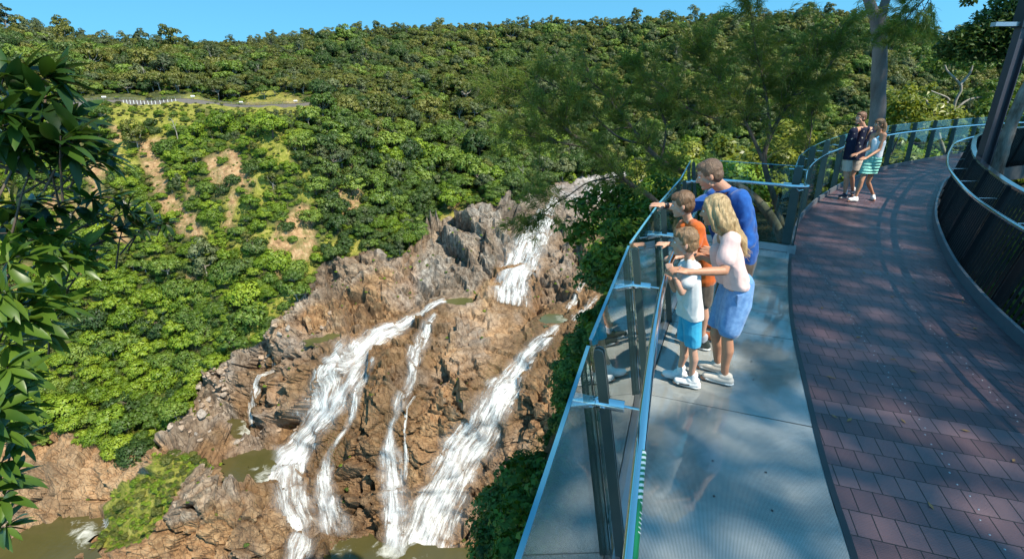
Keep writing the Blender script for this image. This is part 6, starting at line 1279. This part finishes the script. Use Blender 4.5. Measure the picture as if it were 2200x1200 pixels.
def short_hair(P, f, u, r, root, mat, s=1.0, fold=.006, part='hair', fringe=True):
    hp = [ellipsoid(P(-0.022, 0.034, 0), r*.0815*s, f*.095*s, u*.090*s), ellipsoid(P(-0.045, -0.01, 0), r*.076*s, f*.068*s, u*.080*s), ellipsoid(P(0.02, 0.075, 0), r*.062*s, f*.066*s, u*.040*s)]
    if fringe: hp += [capsule(P(.066, .068, -.030), P(.066, .068, .030), .020*s, .020*s)]
    for k in (-1, 1): hp.append(capsule(P(-.005, .03, k*.066), P(-.002, -.002, k*.072), .018*s, .010*s))
    fuse(part, hp, 0.006, 2, mat, root, fold, 38, (1, 1, .55), 22)
# ---- small boy in white
def boy_white():
    w = unit((-0.93, 0.36, 0)); f = unit((-0.93, 0.34, -0.10)); head = A(1471, 519, 3.60); neck = A(1482, 556, 3.62); sN, sF = A(1489, 577, 3.52), A(1474, 573, 3.73)
    hN, hF = A(1487, 688, 3.57), A(1478, 684, 3.68); aN, aF = dn(A(1488, 808, 3.59), .075), dn(A(1461, 796, 3.70), .075); kN, kF = A(1488, 748, 3.57), A(1470, 742, 3.68); tN, tF = dn(aN+w*.135, .02), dn(aF+w*.135, .02)
    eN = A(1465, 628, 3.47); eF = A(1450, 622, 3.80)
    arms = [(sN, eN, A(1449, 594, 3.47), A(1440, 576, 3.50)-A(1449, 594, 3.47), (0.2, 0.9, .1), dict(curl=.9, side=1)), (sF, eF, A(1438, 596, 3.60), A(1434, 578, 3.58)-A(1438, 596, 3.60), (.3, -.9, 0), dict(curl=.9, side=-1))]
    root, P, f, u, r = person('small boy in a white shirt and bright blue shorts at the handrail', (aN[0], aN[1], 0), head, f, (-.05, 0, 1), .92, neck, (sN, sF), arms, (hN, hF), ((hN, kN, aN, tN), (hF, kF, aF, tF)), SKIN3, 0.70)
    top = []
    for s, h in ((sN, hN), (sF, hF)): top += chain([(s*.85+neck*.15, .056), (s*.5+h*.5, .072), (h+np.array([0, 0, .03]), .083), (h+np.array([0, 0, -.035]), .080)])
    top += chain([((sN+sF)/2+w*.03, .06), ((hN+hF)/2+w*.03, .07)]); top += chain([(neck*.6+sN*.4, .042), (neck*.6+sF*.4, .042)]); top += chain([(sN, .055), (sN*.45+eN*.55, .056)]); top += chain([(sF, .055), (sF*.45+eF*.55, .054)])
    fuse('shirt', top, 0.007, 4, cloth('white_cotton', (0.60, 0.59, 0.58), (0.72, 0.71, 0.70)), root, 0.013, 9, (1, 1, .7), 31, cut=float(A(1485, 690, 3.50)[2]))
    sh = []
    for h, k in ((hN, kN), (hF, kF)): sh += chain([(h, .072), (h*.5+k*.5, .068), (h*.2+k*.8, .064)])
    fuse('shorts', sh, 0.006, 4, cloth('turquoise_cotton', (0.02, 0.29, 0.50), (0.04, 0.40, 0.62)), root, .006, 12, (1, 1, .6), 5, cut=float(A(1485, 741, 3.57)[2]))
    for a, t in ((aN, tN), (aF, tF)):
        o = shoe(root, a, t, WHITE, SOLE, 'shoe', .92, WHITE, WHITE)
    d = unit((tN-aN)*[1, 1, 0]); sd = np.array([d[1], -d[0], 0]); g = dn(aN, 0)
    if sd[1] > 0: sd = -sd
    fuse('shoe_stripe', [capsule(g+d*.02+sd*.037+np.array([0, 0, .045]), g+d*.095+sd*.036+np.array([0, 0, .036]), .007, .005)], .004, 1, plain('black_stripe', (.02, .02, .022), .5), root)
    short_hair(P, f, u, r, root, BOYHAIR, .92, .007)
boy_white()
# ---- older boy in orange, pointing low
def boy_orange():
    w = unit((-0.9, 0.43, 0)); f = unit((-0.90, 0.36, -0.22)); head = A(1465, 438, 4.30); neck = A(1479, 473, 4.32); sN, sF = A(1500, 492, 4.18), A(1470, 488, 4.42)
    hN, hF = A(1517, 597, 4.24), A(1503, 592, 4.40); aN, aF = dn(A(1512, 715, 4.24), .08), dn(A(1492, 706, 4.40), .08); kN, kF = A(1512, 655, 4.22), A(1497, 650, 4.38); tN, tF = dn(aN+w*.155, .02), dn(aF+w*.155, .02)
    eF = A(1452, 523, 4.40); eN = A(1490, 545, 4.12)
    arms = [(sN, eN, A(1458, 552, 4.10), A(1440, 553, 4.10)-A(1458, 552, 4.10), (0, .2, -1), dict(curl=.7, side=-1)), (sF, eF, A(1434, 524, 4.34), A(1412, 523, 4.32)-A(1434, 524, 4.34), (0, .3, -1), dict(curl=.5, point=True, side=1))]
    root, P, f, u, r = person('older boy in an orange shirt pointing between the man and the small boy', (aN[0], aN[1], 0), head, f, (-.18, .05, 1), .95, neck, (sN, sF), arms, (hN, hF), ((hN, kN, aN, tN), (hF, kF, aF, tF)), SKIN3, 0.76)
    top = []
    for s, h in ((sN, hN), (sF, hF)): top += chain([(s*.85+neck*.15, .062), (s*.5+h*.5, .078), (h+np.array([0, 0, .03]), .086), (h+np.array([0, 0, -.02]), .086)])
    top += chain([((sN+sF)/2+w*.04, .064), ((hN+hF)/2+w*.02, .07)]); top += chain([(neck*.6+sN*.4, .046), (neck*.6+sF*.4, .046)]); top += chain([(sN, .060), (sN*.45+eN*.55, .056)]); top += chain([(sF, .060), (sF*.45+eF*.55, .056)])
    fuse('shirt', top, 0.007, 4, cloth('orange_cotton', (0.46, 0.085, 0.012), (0.60, 0.13, 0.020)), root, 0.010, 10, (1, 1, .7), 41)
    sh = []
    for h, k in ((hN, kN), (hF, kF)): sh += chain([(h, .078), (h*.5+k*.5, .075), (h*.15+k*.85, .070)])
    fuse('shorts', sh, 0.007, 4, cloth('brown_grey_cotton', (0.055, 0.045, 0.038), (0.10, 0.085, 0.07)), root, .006, 12, (1, 1, .6), 6)
    dk = cloth('dark_green_canvas', (0.012, 0.020, 0.018), (0.03, 0.045, 0.04), 30)
    for a, t in ((aN, tN), (aF, tF)): shoe(root, a, t, dk, SOLE, 'shoe', .98, plain('grey_sock', (.35, .36, .40), .9), dk)
    short_hair(P, f, u, r, root, hair_material('brown_hair', (0.055, 0.028, 0.013), (0.22, 0.12, 0.06), (1, 1, .4), 60), .95, .006)
boy_orange()
# ---- man in blue, leaning out and pointing
def man():
    w = unit((-0.88, 0.47, 0)); f = unit((-0.86, 0.30, -0.36)); head = A(1523, 374, 4.50); neck = A(1562, 412, 4.56); sN, sF = A(1594, 432, 4.40), A(1530, 428, 4.80)
    hN, hF = A(1600, 560, 4.46), A(1572, 556, 4.68); aN, aF = dn(A(1552, 712, 4.36), .085), dn(A(1545, 700, 4.62), .085); kN, kF = A(1575, 645, 4.36), A(1555, 640, 4.62); tN, tF = dn(aN+w*.19, .02), dn(aF+w*.19, .02)
    eF = A(1473, 450, 4.66); wF = A(1428, 441, 4.48); eN = A(1606, 520, 4.28); wN = A(1548, 541, 4.12)
    arms = [(sN, eN, wN, A(1512, 537, 4.12)-wN, (0.1, .9, -.1), dict(curl=.25, side=1)), (sF, eF, wF, A(1375, 437, 4.42)-wF, (0, .25, -1), dict(curl=.9, point=True, side=1))]
    root, P, f, u, r = person('man in a bright blue shirt leaning forward and pointing over the glass', (aN[0], aN[1], 0), head, f, (-.42, .1, 1), 1.08, neck, (sN, sF), arms, (hN, hF), ((hN, kN, aN, tN), (hF, kF, aF, tF)), SKIN1, 1.05)
    top = []
    for s, h in ((sN, hN), (sF, hF)): top += chain([(s*.86+neck*.14, .088), (s*.6+h*.4, .108), (s*.2+h*.8, .108), (h+np.array([0, 0, -.05]), .112)])
    c1 = (sN+sF)/2; c2 = (hN+hF)/2; top += chain([(c1+w*.05, .085), (c1*.5+c2*.5+w*.05, .10), (c2+w*.04, .10)]); top += chain([(c1-w*.02, .10), (c2, .11)]); top += chain([(neck*.6+sN*.4, .062), (neck*.6+sF*.4, .062)])
    top += chain([(sN, .078), (eN, .062), (eN*.45+wN*.55, .050)]); top += chain([(sF, .075), (sF*.3+eF*.7, .060)])
    BL = cloth('blue_shirt_cloth', (0.004, 0.045, 0.21), (0.013, 0.10, 0.37), 16); s_ = fuse('shirt', top, 0.008, 4, BL, root, 0.024, 7.5, (1, 1, .7), 51)
    col = []
    for k in np.linspace(-2.4, 2.4, 12): p_ = neck*0.72+P(-.02, -.06, 0)*.28+(-f*math.cos(k)+r*math.sin(k))*np.array([.072, .072, .03]); col.append((p_+np.array([0, 0, -.008*abs(k)]), .016))
    fuse('collar', chain(col, 8), .005, 2, BL, s_)
    sh = []
    for h, k in ((hN, kN), (hF, kF)): sh += chain([(h, .105), (h*.5+k*.5, .098), (h*.1+k*.9, .090)])
    fuse('shorts', sh, 0.009, 4, cloth('dark_brown_shorts', (0.05, 0.036, 0.026), (0.09, 0.068, 0.05)), root, .008, 10, (1, 1, .6), 6)
    lt = plain('tan_leather', (0.33, 0.085, 0.025), 0.45, var=.2)
    for a, t in ((aN, tN), (aF, tF)): shoe(root, a, t, lt, plain('brown_sole', (.16, .07, .03), .6), 'shoe', 1.08)
    d = unit(wF-eF); fuse('watch', [capsule(wF-d*.022, wF-d*.002, .033, .032)], .005, 2, plain('black_strap', (.012, .012, .014), .35), root)
    short_hair(P, f, u, r, root, hair_material('cropped_brown_hair', (0.060, 0.034, 0.020), (0.21, 0.125, 0.075), (1, 1, .5), 80), 1.075, .004, fringe=False)
man()
# ---- the couple further along
def couple_man():
    Y = 11.05; w = unit((-0.75, -0.62, 0)); f = unit((-0.97, -0.20, -0.06)); head = A(1849, 253, Y); neck = A(1855, 274, Y+.03); sL, sR = A(1832, 282, Y-.05), A(1873, 281, Y+.08)
    hL, hR = A(1821, 347, Y-.02), A(1842, 347, Y+.04); aL, aR = dn(A(1816, 414, 10.98), .085), dn(A(1834, 405, 11.30), .085); kL, kR = A(1818, 382, 10.95), A(1830, 378, 11.1); tL, tR = dn(aL+unit((-.9, -.4, 0))*.18, .02), dn(aR+unit((-.5, -.8, 0))*.18, .02)
    eL = A(1822, 307, Y-.02); eR = A(1876, 310, Y+.15)
    arms = [(sL, eL, A(1816, 318, Y+.05), A(1808, 322, Y+.10)-A(1816, 318, Y+.05), (0, .2, -1), dict(curl=.8, side=1)), (sR, eR, A(1860, 332, Y+.02), A(1850, 338, Y-.05)-A(1860, 332, Y+.02), (0, .5, -.5), dict(curl=.6, side=-1))]
    root, P, f, u, r = person('man in a navy patterned shirt and beige shorts walking with a hand on the rail', (aL[0], aL[1], 0), head, f, (0, 0, 1), 1.02, neck, (sL, sR), arms, (hL, hR), ((hL, kL, aL, tL), (hR, kR, aR, tR)), SKIN1, .98)
    top = []
    for s, h in ((sL, hL), (sR, hR)): top += chain([(s*.86+neck*.14, .075), (s*.5+h*.5, .092), (h+np.array([0, 0, .03]), .105)])
    top += chain([((sL+sR)/2, .09), ((hL+hR)/2+np.array([0, 0, .03]), .10)]); top += chain([(neck*.6+sL*.4, .055), (neck*.6+sR*.4, .055)]); top += chain([(sL, .068), (sL*.25+eL*.75, .064)]); top += chain([(sR, .068), (sR*.25+eR*.75, .064)])
    t = NT('navy_flower_print'); p = t.obj(); vo = t.n('ShaderNodeTexVoronoi'); vo.inputs['Scale'].default_value = 9.5; vo.inputs['Randomness'].default_value = .55; t.l(p, vo.inputs['Vector'])
    sp = t.math('ADD', vo.outputs['Distance'], t.math('MULTIPLY', t.math('SUBTRACT', t.noise(p, 60, 3, .6), .5), .55)); m = t.ramp(sp, [(0.13, 1.0), (0.19, 0.0)])
    fuse('shirt', top, 0.008, 4, t.done(t.bsdf(t.mix(m, (0.010, 0.013, 0.035), (0.50, 0.46, 0.40)), .8, 0, .2)), root, .008, 9, (1, 1, .7), 61, cut=float(A(1832, 343, 11.0)[2]))
    sh = []
    for h, k in ((hL, kL), (hR, kR)): sh += chain([(h, .10), (h*.5+k*.5, .092), (h*.42+k*.58, .088)])
    fuse('shorts', sh, .008, 4, cloth('beige_cotton', (0.46, 0.37, 0.31), (0.58, 0.49, 0.42)), root, .005, 12, (1, 1, .6), 6, cut=float(A(1828, 367, 11.0)[2]))
    nv = cloth('navy_canvas', (0.010, 0.014, 0.03), (0.02, 0.03, 0.06), 30)
    for a, t_ in ((aL, tL), (aR, tR)): shoe(root, a, t_, nv, SOLE, 'shoe', 1.05, WHITE)
    short_hair(P, f, u, r, root, hair_material('auburn_hair', (0.07, 0.030, 0.014), (0.22, 0.10, 0.05), (1, 1, .4), 60), 1.02, .004, fringe=False)
couple_man()
def couple_woman():
    Y = 10.68; w = unit((-0.8, -0.55, 0)); f = unit((-0.98, 0.05, -0.08)); head = A(1889, 267, Y); neck = A(1889, 286, Y+.02); sL, sR = A(1874, 293, Y+.10), A(1900, 291, Y-.08)
    hL, hR = A(1866, 347, Y+.05), A(1882, 347, Y-.04); kL, kR = A(1851, 389, 10.62), A(1865, 391, 10.72); aL, aR = dn(A(1838, 423, 10.62), .085), dn(A(1877, 416, 10.80), .11); tL, tR = dn(aL+unit((-.95, -.2, 0))*.16, .03), dn(aR+unit((-.35, -.92, 0))*.15, .02)
    eL = A(1866, 319, Y+.02); eR = A(1889, 322, Y-.12)
    arms = [(sL, eL, A(1843, 330, Y-.05), A(1832, 333, Y-.05)-A(1843, 330, Y-.05), (0, .4, -.8), dict(curl=.5, side=1)), (sR, eR, A(1862, 339, Y-.22), A(1849, 342, Y-.25)-A(1862, 339, Y-.22), (0, .5, -.8), dict(curl=.4, side=-1))]
    root, P, f, u, r = person('woman in a white vest and mint green skirt walking beside the man', (aL[0], aL[1], 0), head, f, (0, 0, 1), .95, neck, (sL, sR), arms, (hL, hR), ((hL, kL, aL, tL), (hR, kR, aR, tR)), SKIN2, .84)
    top = []
    wa = (hL+hR)/2+np.array([0, 0, .18]); ch = (sL+sR)/2-np.array([0, 0, .10])
    for s, h in ((sL, hL), (sR, hR)): top += chain([(s*.72+h*.28, .072), (s*.42+h*.58, .070), (s*.2+h*.8, .082)]); top += chain([(s*.85+neck*.15+np.array([0, 0, .022]), .026), (s*.72+h*.28, .05)])
    top += chain([(ch+f*.03, .07), (wa, .075)]); fuse('vest', top, .007, 4, cloth('white_rib_knit', (0.70, 0.71, 0.74), (0.78, 0.79, 0.82)), root, .003, 14, (1, 1, .7), 71)
    sk = []
    for h, k in ((hL, kL), (hR, kR)): sk += chain([(h+np.array([0, 0, .15]), .078), (h, .098), (h*.5+k*.5, .098), (h*.36+k*.64, .098)])
    sk += chain([(wa, .08), ((kL+kR)/2*.6+(hL+hR)/2*.4, .09)])
    t = NT('mint_ruffles'); p = t.obj(); wv = t.n('ShaderNodeTexWave', bands_direction='Z'); wv.inputs['Scale'].default_value = 5.0; wv.inputs['Distortion'].default_value = 2.0; t.l(p, wv.inputs['Vector'])
    fuse('skirt', sk, .008, 4, t.done(t.bsdf(t.mix(wv.outputs['Fac'], (0.21, 0.52, 0.45), (0.235, 0.55, 0.48)), .8, 0, .2, t.bump(wv.outputs['Fac'], .7, .03))), root, .008, 14, (.6, .6, 1.6), 81, cut=float(A(1860, 372, 10.65)[2]))
    for a, t_ in ((aL, tL), (aR, tR)): shoe(root, a, t_, WHITE, SOLE, 'shoe', .98)
    H = hair_material('long_brown_hair', (0.045, 0.022, 0.012), (0.24, 0.13, 0.06), (1, 1, .2), 60); short_hair(P, f, u, r, root, H, .96, .004)
    fuse('ponytail', chain([(P(-.10, .02, 0), .030), (P(-.13, -.05, 0), .036), (P(-.12, -.15, .0), .036), (P(-.09, -.25, .01), .030), (P(-.07, -.33, .02), .014)]), .006, 2, hair_material('ponytail_hair', (0.09, 0.045, 0.02), (0.42, 0.26, 0.13), (1, 1, .2), 60), root, .008, 36, (1, 1, .3), 15)
couple_woman()
